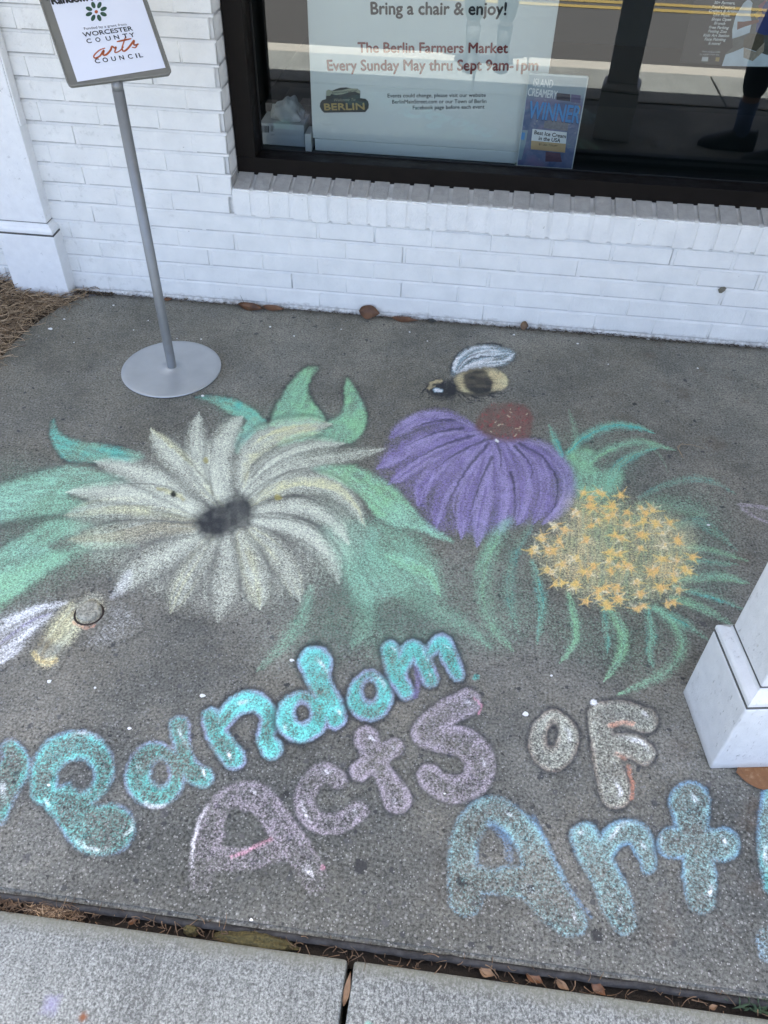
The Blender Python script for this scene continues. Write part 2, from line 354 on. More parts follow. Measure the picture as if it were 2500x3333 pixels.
for y0 in (-4.92, -5.12):
    vs = [bm.verts.new(q) for q in ((-60, y0-0.1, -0.116), (60, y0-0.1, -0.116), (60, y0, -0.116), (-60, y0, -0.116))]; bm.faces.new(vs)
struct('road_markings', from_bm('yl', bm), M_YEL)
struct('far_pavement', box_mesh('fp', -60, 60, -17, -14, -0.2, 0.02), M_WALK)

# ------------------------------------------------------------------ brick wall
CRS, Z0, BRK = 0.0677, 0.0835, 0.2032
OPX, OPZ = -0.088, 0.354               # window opening: left edge and underside of the sill bricks
wall = thing('brick_wall', 'white painted brick shop wall with dark cracks along its joints', 'wall', (0, 0, 0))
V, F, J = [], [], []
def quad(p, j):
    k = len(V); V.extend(p); J.extend(j); F.append((k, k+1, k+2, k+3))
def brick(x0, x1, z0, z1, y=0.0, vert=False):
    f = y+rnd.uniform(-0.0014, 0.0012); g = 0.0022; ch = 0.0035
    a = [x0+g+rnd.uniform(-.001, .001), x1-g+rnd.uniform(-.001, .001)]; b = [z0+rnd.uniform(-.001, .001), z1-0.007+rnd.uniform(-.0015, .0005)]
    k = len(V)
    V.extend([(a[0], f+.004, b[0]), (a[1], f+.004, b[0]), (a[1], f+.004, b[1]), (a[0], f+.004, b[1])]); J.extend([1.0, 1.0, .25, .25])
    V.extend([(a[0]+ch, f+rnd.uniform(-.0006, .0006), b[0]+ch*.5), (a[1]-ch, f+rnd.uniform(-.0006, .0006), b[0]+ch*.5), (a[1]-ch, f+rnd.uniform(-.0006, .0006), b[1]-ch), (a[0]+ch, f+rnd.uniform(-.0006, .0006), b[1]-ch)]); J.extend([.30, .30, 0, 0])
    F.append((k+4, k+5, k+6, k+7))
    for q in range(4): F.append((k+q, k+(q+1) % 4, k+4+(q+1) % 4, k+4+q))
    ym = rnd.uniform(.0012, .0030)
    quad([(x0-.007, ym, z0-.001), (x0+.007, ym, z0-.001), (x0+.007, ym, z1-.0085), (x0-.007, ym, z1-.0085)], [.3, .3, .1, .1])
XL, XR = -4.0, 5.0
for r_ in range(-2, 38):
    z0 = Z0+r_*CRS; z1 = z0+CRS
    off = 0.0 if r_ % 2 == 1 else BRK/2
    x = math.floor(XL/BRK)*BRK+off
    while x < XR:
        a, b = x+rnd.uniform(-.006, .006), x+BRK
        x += BRK
        if r_ >= 4 and b > OPX and a < 4.0 and z1 < 2.3:
            if a >= OPX-0.02: continue
            b = OPX
        brick(max(a, XL), b, max(z0, -0.03), z1)
    # weathered bed joint: deep under the upper brick, flush with the lower one
    xe = OPX if (r_ >= 4 and z1 < 2.3) else XR
    n_ = int((xe-XL)/0.06); xs = np.linspace(XL, xe, n_+1)
    jj = [(rnd.uniform(.0055, .0095), rnd.uniform(-.0005, .0012)) for _ in xs]
    for i in range(n_):
        quad([(xs[i], jj[i][1], z1-.0085), (xs[i+1], jj[i+1][1], z1-.0085), (xs[i+1], jj[i+1][0], z1+.0012), (xs[i], jj[i][0], z1+.0012)], [0, 0, .95, .95])
def back(x0, x1, z0, z1): quad([(x0, .0110, z0), (x1, .0110, z0), (x1, .0110, z1), (x0, .0110, z1)], [.2]*4)
back(XL, OPX, -.05, 2.7); back(OPX, XR, -.05, OPZ)
back(OPX, XR, 2.3, 2.7); back(4.0, XR, OPZ, 2.3)
# returns of the opening (brick reveal at the left)
for r_ in range(4, 33):
    z0 = Z0+r_*CRS; k = len(V)
    V.extend([(OPX+.001, 0.0005, z0+.001), (OPX+.001, 0.12, z0+.001), (OPX+.001, 0.12, z0+CRS-.006), (OPX+.001, 0.0005, z0+CRS-.006)]); J.extend([.5, .5, .1, .1]); F.append((k, k+1, k+2, k+3))
quad([(OPX-.003, 0.003, OPZ), (OPX-.003, 0.25, OPZ), (OPX-.003, 0.25, 2.3), (OPX-.003, 0.003, 2.3)], [.6]*4)
me = mesh('wall', V, F); me.attributes.new('joint', 'FLOAT', 'POINT').data.foreach_set('value', np.array(J, np.float32))
link('brick_face', me, M_BRICK, wall)
# sloped row of bricks on edge under the window
bm = bmesh.new(); lay = bm.verts.layers.float.new('joint')
x = OPX
while x < 4.0:
    w = CRS-.0065; yj = rnd.uniform(-.0018, .0018); zb = OPZ+rnd.uniform(-.004, .003); zt = rnd.uniform(-.0015, .0015)
    prof = [(-.013+yj, zb), (-.013+yj, .4455+zt), (.095, .474+zt), (.095, zb)]
    r = bmesh.ops.create_cube(bm, size=1.0); vs = r['verts']
    for v in vs:
        i = {(-1, -1): 0, (-1, 1): 1, (1, 1): 2, (1, -1): 3}[(1 if v.co.y > 0 else -1, 1 if v.co.z > 0 else -1)]
        v.co = Vector((x+.003+(v.co.x+.5)*w+rnd.uniform(-.0012, .0012), *prof[i])); v[lay] = .2
    g = bmesh.ops.bevel(bm, geom=list({e for v in vs for e in v.link_edges}), offset=.0045, segments=2, affect='EDGES')
    x += CRS
me = from_bm('sill_bricks', bm)
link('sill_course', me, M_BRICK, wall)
q = [(OPX, -.0085), (4.0, -.0085)]
V2 = [(OPX, -.0088, OPZ+.004), (4, -.0088, OPZ+.004), (4, -.0088, .4425), (OPX, -.0088, .4425), (4, .1, .4705), (OPX, .1, .4705), (OPX, .003, OPZ+.004), (4, .003, OPZ+.004)]
me = mesh('sill_mortar', V2, [(0, 1, 2, 3), (3, 2, 4, 5), (6, 7, 1, 0)]); me.attributes.new('joint', 'FLOAT', 'POINT').data.foreach_set('value', np.array([.25, .25, .2, .2, .45, .45, .9, .9], np.float32))
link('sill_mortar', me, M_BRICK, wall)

# porch roof over everything (keeps wall, slab and pillars in open shade)
roof = thing('porch_roof', 'white boarded porch ceiling carried by the square pillars', 'roof', (1, -0.9, 2.4))
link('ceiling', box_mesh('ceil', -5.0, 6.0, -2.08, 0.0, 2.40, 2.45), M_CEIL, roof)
link('fascia', box_mesh('fas', -5.0, 6.0, -2.10, -2.083, 2.36, 2.46, 0.004), M_TRIM, roof)
bm = bmesh.new(); vs = [bm.verts.new(q) for q in ((-5, -2.083, 2.461), (6, -2.083, 2.461), (6, -.001, 2.9), (-5, -.001, 2.9))]; bm.faces.new(vs)
link('roof_deck', from_bm('deck', bm), M_ASPH, roof)
link('gable_wall', box_mesh('upper', XL, XR, 0.0, 0.2, 2.72, 5.2), M_TRIM, roof)

# ------------------------------------------------------------------ shop window
win = thing('shop_window', 'large shop window in a dark brown frame above the sill bricks', 'window', (1.8, 0.1, 0.45))
FZ0, FZ1, GZ, GY = 0.452, 0.522, 0.488, 0.22
fx0, fx1 = OPX+.0035, 3.99
def frame_piece(name, parts, m=M_FRAME, bev=.002):
    bm = bmesh.new()
    for p_ in parts: bx(bm, *p_, bev)
    return link(name, from_bm(name, bm), m, win)
frame_piece('bottom_rail', [(fx0, fx1, .08, .115, FZ0, FZ1), (fx0, fx1, .0775, .0798, FZ0+.001, FZ0+.017), (fx0+.05, fx1, .1152, .15, .474, .513), (fx0+.05, fx1, .1502, .215, .474, .4975)])
frame_piece('left_stile', [(fx0, fx0+.067, .0785, .115, FZ1+.0006, 2.28), (fx0+.002, fx0+.052, .1155, .225, .5, 2.28)])
frame_piece('top_rail', [(fx0, fx1, .079, .225, 2.281, 2.299)])
frame_piece('right_stile', [(3.93, 3.989, .0785, .225, FZ1+.0006, 2.28)])
frame_piece('gasket', [(fx0+.0525, 3.92, .2152, .2185, GZ+.002, GZ+.014), (fx0+.0525, fx0+.060, .2152, .2185, GZ+.0145, 2.27)], M_BLACK, .0008)
link('glass_pane', mesh('pane', [(fx0+.05, GY, GZ-.01), (3.93, GY, GZ-.01), (3.93, GY, 2.29), (fx0+.05, GY, 2.29)], [(0, 1, 2, 3)]), M_GLASS, win)
# room behind
bm = bmesh.new()
A = [(-.3, .226), (4.2, .226), (4.2, 2.6), (-.3, 2.6)]
for q in ([(-.3, 2.6, 0.3), (4.2, 2.6, 0.3), (4.2, 2.6, 2.6), (-.3, 2.6, 2.6)], [(-.3, .226, 0.3), (-.3, 2.6, .3), (-.3, 2.6, 2.6), (-.3, .226, 2.6)], [(4.2, .226, .3), (4.2, 2.6, .3), (4.2, 2.6, 2.6), (4.2, .226, 2.6)], [(-.3, .226, 2.6), (4.2, .226, 2.6), (4.2, 2.6, 2.6), (-.3, 2.6, 2.6)], [(-.3, .226, .3), (4.2, .226, .3), (4.2, 2.6, .3), (-.3, 2.6, .3)]):
    bm.faces.new([bm.verts.new(p_) for p_ in q])
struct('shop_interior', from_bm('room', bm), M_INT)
SHZ = 0.484
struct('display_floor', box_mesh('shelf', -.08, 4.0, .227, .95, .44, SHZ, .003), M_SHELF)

# ------------------------------------------------------------------ lettering
DG = None
def text_mesh(body, bold=0.0, shear=0.0):
    c = bpy.data.curves.new('t', 'FONT'); c.body = body; c.size = 1.0; c.offset = bold; c.shear = shear; c.resolution_u = 3
    o = bpy.data.objects.new('t', c); COL.objects.link(o)
    dg = bpy.context.evaluated_depsgraph_get(); dg.update()
    me = bpy.data.meshes.new_from_object(o.evaluated_get(dg)); bpy.data.objects.remove(o); bpy.data.curves.remove(c)
    return me
class Plane:
    def __init__(s, o, u, v):
        s.o, s.u, s.v = np.array(o, float), np.array(u, float), np.array(v, float); s.n = np.cross(s.u, s.v)
    def ab(s, px, py): return on_plane(px, py, s.o, s.u, s.v)
    def w(s, a, b, lift=0.0): return s.o+a*s.u+b*s.v+lift*s.n
def line_of_text(pl, body, p0, p1, hpx, mat, parent, lift=.0008, bold=0.022, shear=0.0, name='lettering', cap=None):
    """text with baseline from photo point p0 to p1, capital height hpx pixels, laid on a sign's plane"""
    me = text_mesh(body, 0.0, shear)
    a0, b0 = pl.ab(*p0); a1, b1 = pl.ab(*p1); a2, b2 = pl.ab(p0[0], p0[1]-hpx)
    co = np.empty(len(me.vertices)*3); me.vertices.foreach_get('co', co); co = co.reshape(-1, 3)
    if not len(co): return
    x0, x1 = co[:, 0].min(), co[:, 0].max(); sx = math.hypot(a1-a0, b1-b0)/(x1-x0); sy = abs(b2-b0)/(cap or 0.73)
    e = np.array([a1-a0, b1-b0]); e /= np.linalg.norm(e); f = np.array([-e[1], e[0]])
    ab = np.array([a0, b0])+np.outer((co[:, 0]-x0)*sx, e)+np.outer(co[:, 1]*sy, f)
    P = pl.o+np.outer(ab[:, 0], pl.u)+np.outer(ab[:, 1], pl.v)+lift*pl.n
    me.vertices.foreach_set('co', P.astype(np.float32).ravel()); me.update()
    if bold:                                  # heavier strokes: the same glyphs printed again a hair aside
        bm = bmesh.new(); w_ = bold*sy*1.3
        for k, (da, db) in enumerate(((0, 0), (-w_, 0), (w_, 0), (0, w_), (0, -w_))):
            n0 = len(bm.verts); bm.from_mesh(me); bm.verts.ensure_lookup_table(); dv = Vector(da*pl.u+db*pl.v+k*.00003*pl.n)
            for v in bm.verts[n0:]: v.co += dv
        bm.to_mesh(me); bm.free(); me.update()
    me.materials.clear()
    return link(name, me, mat, parent)
def flat(pl, pts_px, mat, parent, lift=.0006, name='print', thick=0.0):
    P = [pl.w(*pl.ab(*q), lift) for q in pts_px]
    me = mesh(name, P, [tuple(range(len(P)))])
    return link(name, me, mat, parent)
def zz(x0, y0, s): return lambda pts: [(x0+a*s, y0+b*s) for a, b in pts]

# big poster board behind the glass
bd = thing('poster_board', 'large white board with black and red market lettering behind the window glass', 'sign board', (.53, .285, SHZ))
BP = Plane((.53, .28, SHZ), (1, 0, 0), (0, 0, 1))
link('board', box_mesh('board', .142, .938, .2805, .300, .526, 1.7, .002), M_BOARD, bd)
link('bottom_rail', box_mesh('rail', .150, .932, .2775, .303, SHZ+.0005, .5255, .002), M_BOARD, bd)
link('foot', box_mesh('foot', .118, .140, .26, .34, SHZ+.0005, .545, .001), M_WINK, bd)
line_of_text(BP, 'Bring a chair & enjoy!', (1208, 46), (1647, 48), 42, M_INK, bd)
line_of_text(BP, 'The Berlin Farmers Market', (1166, 170), (1652, 172), 34, M_RED, bd)
line_of_text(BP, 'Every Sunday May thru Sept 9am-1pm', (1067, 229), (1750, 229), 36, M_RED, bd)
line_of_text(BP, 'Events could change, please visit our website', (1262, 317), (1581, 315), 13, M_INK, bd, bold=.004)
line_of_text(BP, 'BerlinMainStreet.com or our Town of Berlin', (1277, 337), (1583, 335), 13, M_INK, bd, bold=.004)
line_of_text(BP, 'Facebook page before each event', (1344, 356), (1577, 353), 13, M_INK, bd, bold=.004)
Z = zz(1000, 230, .27125)
flat(BP, Z([(145, 430), (150, 385), (170, 350), (215, 335), (222, 250), (250, 222), (300, 232), (350, 212), (400, 197), (470, 193), (530, 205), (610, 210), (645, 240), (645, 300), (640, 322), (700, 330), (735, 360), (748, 400), (742, 450), (705, 500), (690, 510), (205, 512), (170, 480)]), M_WINK, bd, .0005, 'emblem_border')
flat(BP, Z([(152, 430), (157, 388), (177, 357), (225, 340), (232, 255), (255, 230), (300, 240), (350, 219), (400, 204), (470, 200), (530, 212), (605, 217), (637, 243), (636, 328), (700, 337), (730, 365), (740, 402), (735, 448), (698, 495), (205, 503), (175, 475)]), M_PLAQUE, bd, .0008, 'emblem')
flat(BP, Z([(228, 300), (230, 240), (262, 226), (300, 245), (345, 240), (420, 232), (500, 212), (560, 213), (612, 222), (640, 250), (632, 275), (575, 250), (500, 258), (420, 283), (345, 290), (290, 278), (275, 300)]), plain('ribbon_ink', (.36, .37, .27), linear=True), bd, .0011, 'emblem_ribbon')
line_of_text(BP, 'BERLIN', Z([(210, 472)])[0], Z([(688, 464)])[0], 22, M_GOLD, bd, .0012, .03)
line_of_text(BP, "America's Coolest Small Town", Z([(298, 275)])[0], Z([(600, 245)])[0], 5.5, M_INK, bd, .0014, .01)
line_of_text(BP, 'Welcome To', Z([(325, 368)])[0], Z([(580, 360)])[0], 10, plain('pale_gold_ink', (.33, .30, .2), linear=True), bd, .0012, 0, .3)

# acrylic stand with the award print
ac = thing('acrylic_sign_holder', 'clear acrylic stand with a blue award print standing before the white board', 'sign holder', (.97, .25, SHZ))
AP = Plane((.97, .2495, SHZ), (1, 0, 0), (0, 0, 1))
ax0, az0 = .875, SHZ+.008; ax1, az1 = 1.062, .782
n = N('award_print'); xyz = n.sep(n.pos); a = n.noise(22, 4, 0.6, dist=.6); b = n.noise(9, 3, .6); c_ = n.noise(40, 3)
c = n.mix(n.mr(a, .35, .65), (.07, .12, .25), (.19, .22, .34)); c = n.mix(n.mr(b, .55, .7), c, (.27, .19, .31)); c = n.mix(n.mr(c_, .62, .72), c, (.36, .38, .40))
c = n.mix(n.mr(xyz[2], .70, .735, 0, .85), c, (.40, .48, .50))
n.set(base=c, rough=.5); M_AWARD = n.m
n = N('clear_acrylic_edge'); n.set(base=(.62, .68, .68), rough=.25); M_ACR = n.m
link('print', box_mesh('award', ax0, ax1, .25, .2512, az0, az1), M_AWARD, ac)
bm = bmesh.new(); e = .0035
bx(bm, ax0-e, ax0, .2475, .2535, az0-e, az1+e, .0006); bx(bm, ax1, ax1+e, .2475, .2535, az0-e, az1+e, .0006); bx(bm, ax0, ax1, .2475, .2535, az1, az1+e+.002, .0006); bx(bm, ax0, ax1, .2475, .2535, az0-e, az0, .0006)
link('holder_edge', from_bm('edge', bm), M_ACR, ac)
link('holder_base', box_mesh('base', ax0-.008, ax1+.008, .238, .30, SHZ+.0003, SHZ+.0045, .001), M_SHELF if 0 else plain('green_tinted_acrylic', (.10, .14, .12), .3, linear=True), ac)
Z = zz(1650, 220, .18083)
M_WHITE = plain('bright_white_ink', (.85, .86, .84), .5, .03, linear=True)
M_BLUE = plain('blue_ink', (.08, .30, .65), .6, .15, 60, linear=True); M_DNAVY = plain('navy_ink', (.015, .02, .045), .6, .1, linear=True)
line_of_text(AP, 'ISLAND', Z([(470, 330)])[0], Z([(820, 362)])[0], 27, M_WHITE, ac, .0007, .012)
line_of_text(AP, 'CREAMERY', Z([(370, 500)])[0], Z([(890, 560)])[0], 27, M_WHITE, ac, .0007, .012)
for dx, dy, m, l in ((-4, 10, M_DNAVY, .0005), (0, 0, M_BLUE, .0009)):
    line_of_text(AP, 'WINNER', Z([(375+dx, 905+dy)])[0], Z([(1285+dx, 1000+dy)])[0], 59, m, ac, l, .012)
M_LAB = plain('white_label', (.80, .84, .86), linear=True); M_TAN = plain('tan_label', (.52, .37, .19), linear=True)
flat(AP, Z([(462, 1100), (1080, 1165), (1062, 1372), (440, 1312)]), M_LAB, ac, .0006, 'label')
flat(AP, Z([(440, 1312), (1062, 1372), (1045, 1530), (430, 1468)]), M_TAN, ac, .0006, 'label')
line_of_text(AP, 'Best Ice Cream', Z([(490, 1195)])[0], Z([(1055, 1270)])[0], 13, M_INK, ac, .0009, .02)
line_of_text(AP, 'in the USA', Z([(570, 1300)])[0], Z([(955, 1345)])[0], 13, M_INK, ac, .0009, .02)
line_of_text(AP, 'BY USA TODAY', Z([(575, 1395)])[0], Z([(910, 1425)])[0], 6.5, M_INK, ac, .0009, .01)
flat(AP, Z([(255, 1120), (378, 1130), (345, 1320), (262, 1660), (215, 1655), (225, 1330)]), plain('pale_blue_ink', (.25, .35, .4), linear=True), ac, .0005, 'print_patch')
flat(AP, Z([(250, 1160), (330, 1170), (312, 1300), (240, 1290)]), M_BLUE, ac, .0007, 'print_patch')
flat(AP, Z([(680, 960), (800, 950), (1110, 1000), (1090, 1140), (660, 1090)]), plain('grey_photo_ink', (.22, .22, .24), var=.5, scale=120, linear=True), ac, .0005, 'print_patch')
flat(AP, Z([(700, 1510), (960, 1540), (990, 1700), (690, 1690)]), plain('mauve_ink', (.13, .07, .10), var=.4, scale=90, linear=True), ac, .0005, 'print_patch')
flat(AP, Z([(900, 455), (1140, 480), (1140, 610), (890, 580)]), plain('plum_ink', (.06, .05, .07), var=.3, linear=True), ac, .0004, 'print_patch')
flat(AP, Z([(1160, 480), (1330, 500), (1320, 640), (1150, 620)]), plain('lilac_ink', (.15, .13, .25), var=.3, linear=True), ac, .0004, 'print_patch')
flat(AP, Z([(1290, 680), (1325, 690), (1315, 830), (1285, 830)]), M_GOLD, ac, .0004, 'print_patch')

# dark events poster at the right
pp = thing('events_poster', 'dark poster with a white list and market photo behind the glass', 'poster', (1.75, .235, .85))
PP = Plane((1.75, .2355, .85), (1, 0, 0), (0, 0, 1))
M_PDARK = plain('dark_poster', (.018, .019, .02), .55, .15, linear=True)
link('sheet', box_mesh('sheet', 1.335, 2.15, .236, .2372, .846, 1.5), M_PDARK, pp)
Z = zz(2100, 0, .2411)
for t, x0, x1, y in (('50+ Farmers,', 930, 1210, 55), ('Food Creators,', 900, 1215, 112), ('Crafters & Artists', 858, 1245, 165), ('Live Music', 918, 1140, 220), ('Shops Open', 895, 1155, 277), ('Brunch', 928, 1075, 332), ('Free Parking', 860, 1125, 388), ('Petting Zoo', 848, 1095, 440), ('Kids Art Station', 785, 1130, 495), ('Face Painting', 800, 1085, 548), ('& more!', 850, 1012, 603)):
    line_of_text(PP, t, Z([(x0, y-4)])[0], Z([(x1, y+4)])[0], 9.5, M_WHITE, pp, .0006, .02, .15)
line_of_text(PP, 'Event made possible', Z([(770, 700)])[0], Z([(1012, 710)])[0], 4.5, M_WHITE, pp, .0006, .01)
line_of_text(PP, 'by a grant from the', Z([(738, 738)])[0], Z([(995, 746)])[0], 4.5, M_WHITE, pp, .0006, .01)
flat(PP, Z([(770, 765), (855, 768), (845, 828), (760, 825)]), M_WINK, pp, .0006, 'logo_patch')
flat(PP, Z([(955, 770), (1005, 775), (995, 830), (945, 825)]), M_GOLD, pp, .0006, 'logo_patch')
M_SHIRT = plain('white_shirt_print', (.62, .70, .75), var=.25, scale=30, linear=True); M_SKINP = plain('brown_arm_print', (.20, .07, .045), var=.3, linear=True)
flat(PP, Z([(1035, 890), (1085, 720), (1180, 640), (1180, 400), (1230, 200), (1330, 40), (1380, -60), (2400, -60), (2400, 900)]), plain('grey_photo_print', (.09, .10, .09), var=.6, scale=70, linear=True), pp, .0005, 'photo')
flat(PP, Z([(1175, 520), (1175, 400), (1225, 200), (1330, 40), (1400, -20), (1450, 40), (1420, 200), (1440, 300), (1410, 440), (1250, 500)]), M_SHIRT, pp, .0008, 'photo_figure')
flat(PP, Z([(1245, 290), (1330, 290), (1480, 270), (1540, 260), (1530, 300), (1340, 360), (1240, 400)]), M_SKINP, pp, .0011, 'photo_figure')
flat(PP, Z([(1590, 30), (1700, 10), (1900, 60), (1900, 480), (1600, 470), (1490, 430), (1500, 330)]), plain('navy_print', (.02, .045, .20), var=.3, linear=True), pp, .0009, 'photo_figure')
flat(PP, Z([(1035, 890), (1085, 735), (1190, 700), (1330, 640), (1500, 690), (1640, 740), (2400, 700), (2400, 910)]), M_SHIRT, pp, .0009, 'photo_table')
flat(PP, Z([(1330, 640), (1490, 700), (1610, 570), (1600, 690), (1450, 825), (1325, 775)]), plain('basket_print', (.38, .33, .26), var=.5, scale=160, linear=True), pp, .0012, 'photo_basket')
flat(PP, Z([(1320, 630), (1340, 500), (1420, 450), (1600, 470), (1600, 580), (1490, 690)]), plain('moss_print', (.09, .075, .045), var=.5, scale=80, linear=True), pp, .0011, 'photo_basket')
flat(PP, Z([(1470, 190), (1560, 120), (1590, 190), (1500, 250)]), plain('yellow_flower_print', (.40, .27, .12), var=.4, scale=90, linear=True), pp, .0012, 'photo_figure')
flat(PP, Z([(1520, 80), (1620, 0), (1640, 10), (1560, 140)]), plain('pink_print', (.22, .07, .10), var=.4, scale=90, linear=True), pp, .0012, 'photo_figure')

# white box with a crumpled bag in the left corner
wb = thing('cardboard_box', 'white carton with a barcode in the lower left corner of the window', 'box', (.025, .34, SHZ))
M_CART = plain('white_carton', (.42, .47, .50), .7, .08, 12, linear=True)
bm = bmesh.new(); bx(bm, -.052, .108, .30, .42, SHZ+.0005, .560, .002)
link('carton', from_bm('carton', bm), M_CART, wb)
XP = Plane((0, .2995, SHZ), (1, 0, 0), (0, 0, 1)); Z = zz(780, 250, .18083)
bm = bmesh.new(); x = 370
while x < 525:
    w = rnd.uniform(5, 22); ps = [XP.w(*XP.ab(*Z([q])[0]), .0004) for q in ((x, 880), (x+w, 880), (x+w, 1003), (x, 1003))]
    bm.faces.new([bm.verts.new(p_) for p_ in ps]); x += w+rnd.uniform(6, 16)
link('barcode', from_bm('bar', bm), M_INK if 0 else plain('grey_ink', (.09, .10, .11), linear=True), wb)
bm = bmesh.new()
for k in range(14):
    yy = 880+k*9 if k < 12 else 1030+(k-12)*16; ps = [XP.w(*XP.ab(*Z([q])[0]), .0004) for q in ((560, yy), (560+rnd.uniform(40, 90), yy), (600, yy+4), (560, yy+4))]
    bm.faces.new([bm.verts.new(p_) for p_ in ps])
link('small_print', from_bm('sp', bm), bpy.data.materials['grey_ink'], wb)
bg_ = thing('plastic_bag', 'crumpled clear plastic bag resting on the white carton', 'bag', (.045, .36, .561))
bm = bmesh.new(); bmesh.ops.create_icosphere(bm, subdivisions=4, radius=1.0)
from mathutils import noise as mnoise
for v in bm.verts:
    d = 1+.35*mnoise.noise(v.co*1.7)+.18*mnoise.noise(v.co*4.5)
    v.co = Vector((.045+v.co.x*.052*d*(1.25-.45*max(0, v.co.z)), .36+v.co.y*.04*d, .5615+max(0, v.co.z+.15)*.062*d))
link('bag_film', from_bm('bag', bm, True), plain('pale_plastic', (.30, .34, .35), .35, .2, 40, .002, linear=True), bg_)
sm = thing('paper_stack', 'small stack of printed cards beside the bag in the window corner', 'cards', (.1, .5, SHZ))
bm = bmesh.new(); bx(bm, -.06, -.02, .43, .47, SHZ+.0005, .585, .001); bx(bm, .07, .14, .44, .50, SHZ+.0005, .582, .001); bx(bm, .065, .145, .435, .505, .5822, .586, .001)
link('cards', from_bm('cards', bm), plain('printed_cards', (.10, .10, .10), .6, .6, 130, linear=True), sm)

# ------------------------------------------------------------------ pilaster (left) and porch pillar (right)
def square_post(root, cx, cy, wx, wy, ph, sx, sy, top, bev=.004, mat=None):
    mat = mat or M_TRIM
    """plinth, stepped cap moulding and shaft; wx/sx half widths"""
    def b(name, hx, hy, z0, z1, bv): return link(name, box_mesh(name, cx-hx, cx+hx, cy-hy, cy+hy, z0, z1, bv), mat, root, world=False)
    b('plinth', wx, wy, .001, ph, bev)
    bm = bmesh.new()
    prof = [(wx-.007, 0), (wx-.007, .0045), (wx-.0035, .005), (wx-.001, .0075), (wx-.001, .017), (wx-.003, .021), (wx-.006, .0245), (wx-.012, .0285), (sx+.0025, .034), (sx+.0015, .0415), (sx-.004, .042)]
    rings = []
    for hx, z in prof:
        hy = hx+(wy-wx); rings.append([bm.verts.new((cx+sx_*hx, cy+sy_*hy, ph+.0008+z)) for sx_, sy_ in ((-1, -1), (1, -1), (1, 1), (-1, 1))])
    for q, w in zip(rings, rings[1:]):
        for k in range(4): bm.faces.new((q[k], q[(k+1) % 4], w[(k+1) % 4], w[k]))
    bm.faces.new(rings[-1]); bm.faces.new(rings[0][::-1])
    link('cap_moulding', from_bm('cap', bm), mat, root, world=False)
    b('shaft', sx, sy, ph+.0435, top, bev)
    bm = bmesh.new(); bx(bm, cx-wx+.0012, cx+wx-.0012, cy-wy+.0012, cy+wy-.0012, ph+.0002, ph+.0050)
    bx(bm, cx-sx-.0008, cx+sx+.0008, cy-sy-.0008, cy+sy+.0008, ph+.0432, ph+.0452)
    link('seam', from_bm('seam', bm), M_SEAM, root, world=False)

pl_ = thing('pilaster', 'shallow white pilaster on a plinth against the brick wall at the dry straw bed', 'pilaster', (-.858, 0, 0))
square_post(pl_, 0, -.001, .107, .061, .245, .088, .046, 2.39, .003)
link('side_strip', box_mesh('strip', -.858+.0885, -.858+.094, -.045, -.006, .62, 2.38, .002), M_TRIM, pl_)
pr = thing('porch_pillar', 'square white porch pillar with a scuffed plinth at the right edge', 'pillar', (1.363, -1.729, 0), R(9.4))
square_post(pr, .098, .097, .098, .097, .236, .076, .075, 2.39, .0045, M_TRIM2)

# ------------------------------------------------------------------ sign stand
st_ = thing('sign_stand', 'silver pedestal stand holding a tilted white arts sign', 'sign stand', (-.2272, -.4568, 0))
bm = bmesh.new(); lathe(bm, [(0, .0025), (.1655, .0025), (.1672, .0038), (.1672, .0062), (.1655, .0078), (.15, .0082), (.05, .0092), (.022, .0098), (.0205, .0125), (.0165, .0135), (0, .0135)], 128, (-.2299, -.4568, 0))
link('base_disc', from_bm('disc', bm, True), M_SILVER, st_)
px_, py_ = -.2272, -.4568
bm = bmesh.new(); lathe(bm, [(0, .0085), (.0150, .0085), (.0155, .012), (.0155, .885), (.0, .885)], 40, (px_, py_, 0))
link('pole', from_bm('pole', bm, True), M_POLE, st_)
sy_, st2 = R(33.2486), R(49.7548)
ur = np.array([math.cos(sy_), math.sin(sy_), 0]); nn = np.array([math.sin(sy_), -math.cos(sy_), 0])
uu = math.cos(st2)*np.array([0, 0, 1.])-math.sin(st2)*nn
SP = Plane((-.2135, -.4557, .9103), ur, uu)
def on_sign(pts, lift): return [SP.w(a, b, lift) for a, b in pts]
Msg = Matrix(((ur[0], uu[0], SP.n[0], SP.o[0]), (ur[1], uu[1], SP.n[1], SP.o[1]), (ur[2], uu[2], SP.n[2], SP.o[2]), (0, 0, 0, 1)))
bm = bmesh.new(); w2, hh = .1336, .36
pts = []
for cx_, cy_, a0 in ((w2-.010, .010, -90), (w2-.010, hh-.010, 0), (-w2+.010, hh-.010, 90), (-w2+.010, .010, 180)):
    for k in range(6): an = R(a0+k*18); pts.append((cx_+.010*math.cos(an), cy_+.010*math.sin(an)))
me = prism('panel', pts, -.010, 0, .0015); me.transform(Msg); link('sign_panel', me, M_HOLDER, st_)
bm = bmesh.new(); rim = [(a, b) for a, b in pts]
tube(bm, [Vector(SP.w(a, b, .0006)) for a, b in rim]+[Vector(SP.w(*rim[0], .0006))], .0028, 6, False); link('panel_rim', from_bm('rim', bm, True), M_HOLDER, st_)
Z = zz(0, 0, .51236)
pz = [SP.ab(*q) for q in Z([(492, 522), (1052, 432)])]
pc = (pz[0][0]+pz[1][0])/2
pb = min(pz[0][1], pz[1][1]); pap = [(pz[0][0], pz[0][1]), (pz[1][0], pz[1][1]), (pz[1][0], hh-.02), (pz[0][0], hh-.02)]
paper = link('paper', mesh('paper', on_sign(pap, .0012), [(0, 1, 2, 3)]), M_PAPER, st_)
bk = thing  # noqa
bm = bmesh.new(); vs = [Vector(SP.w(0, .02, -.012)), Vector((px_, py_, .895))]
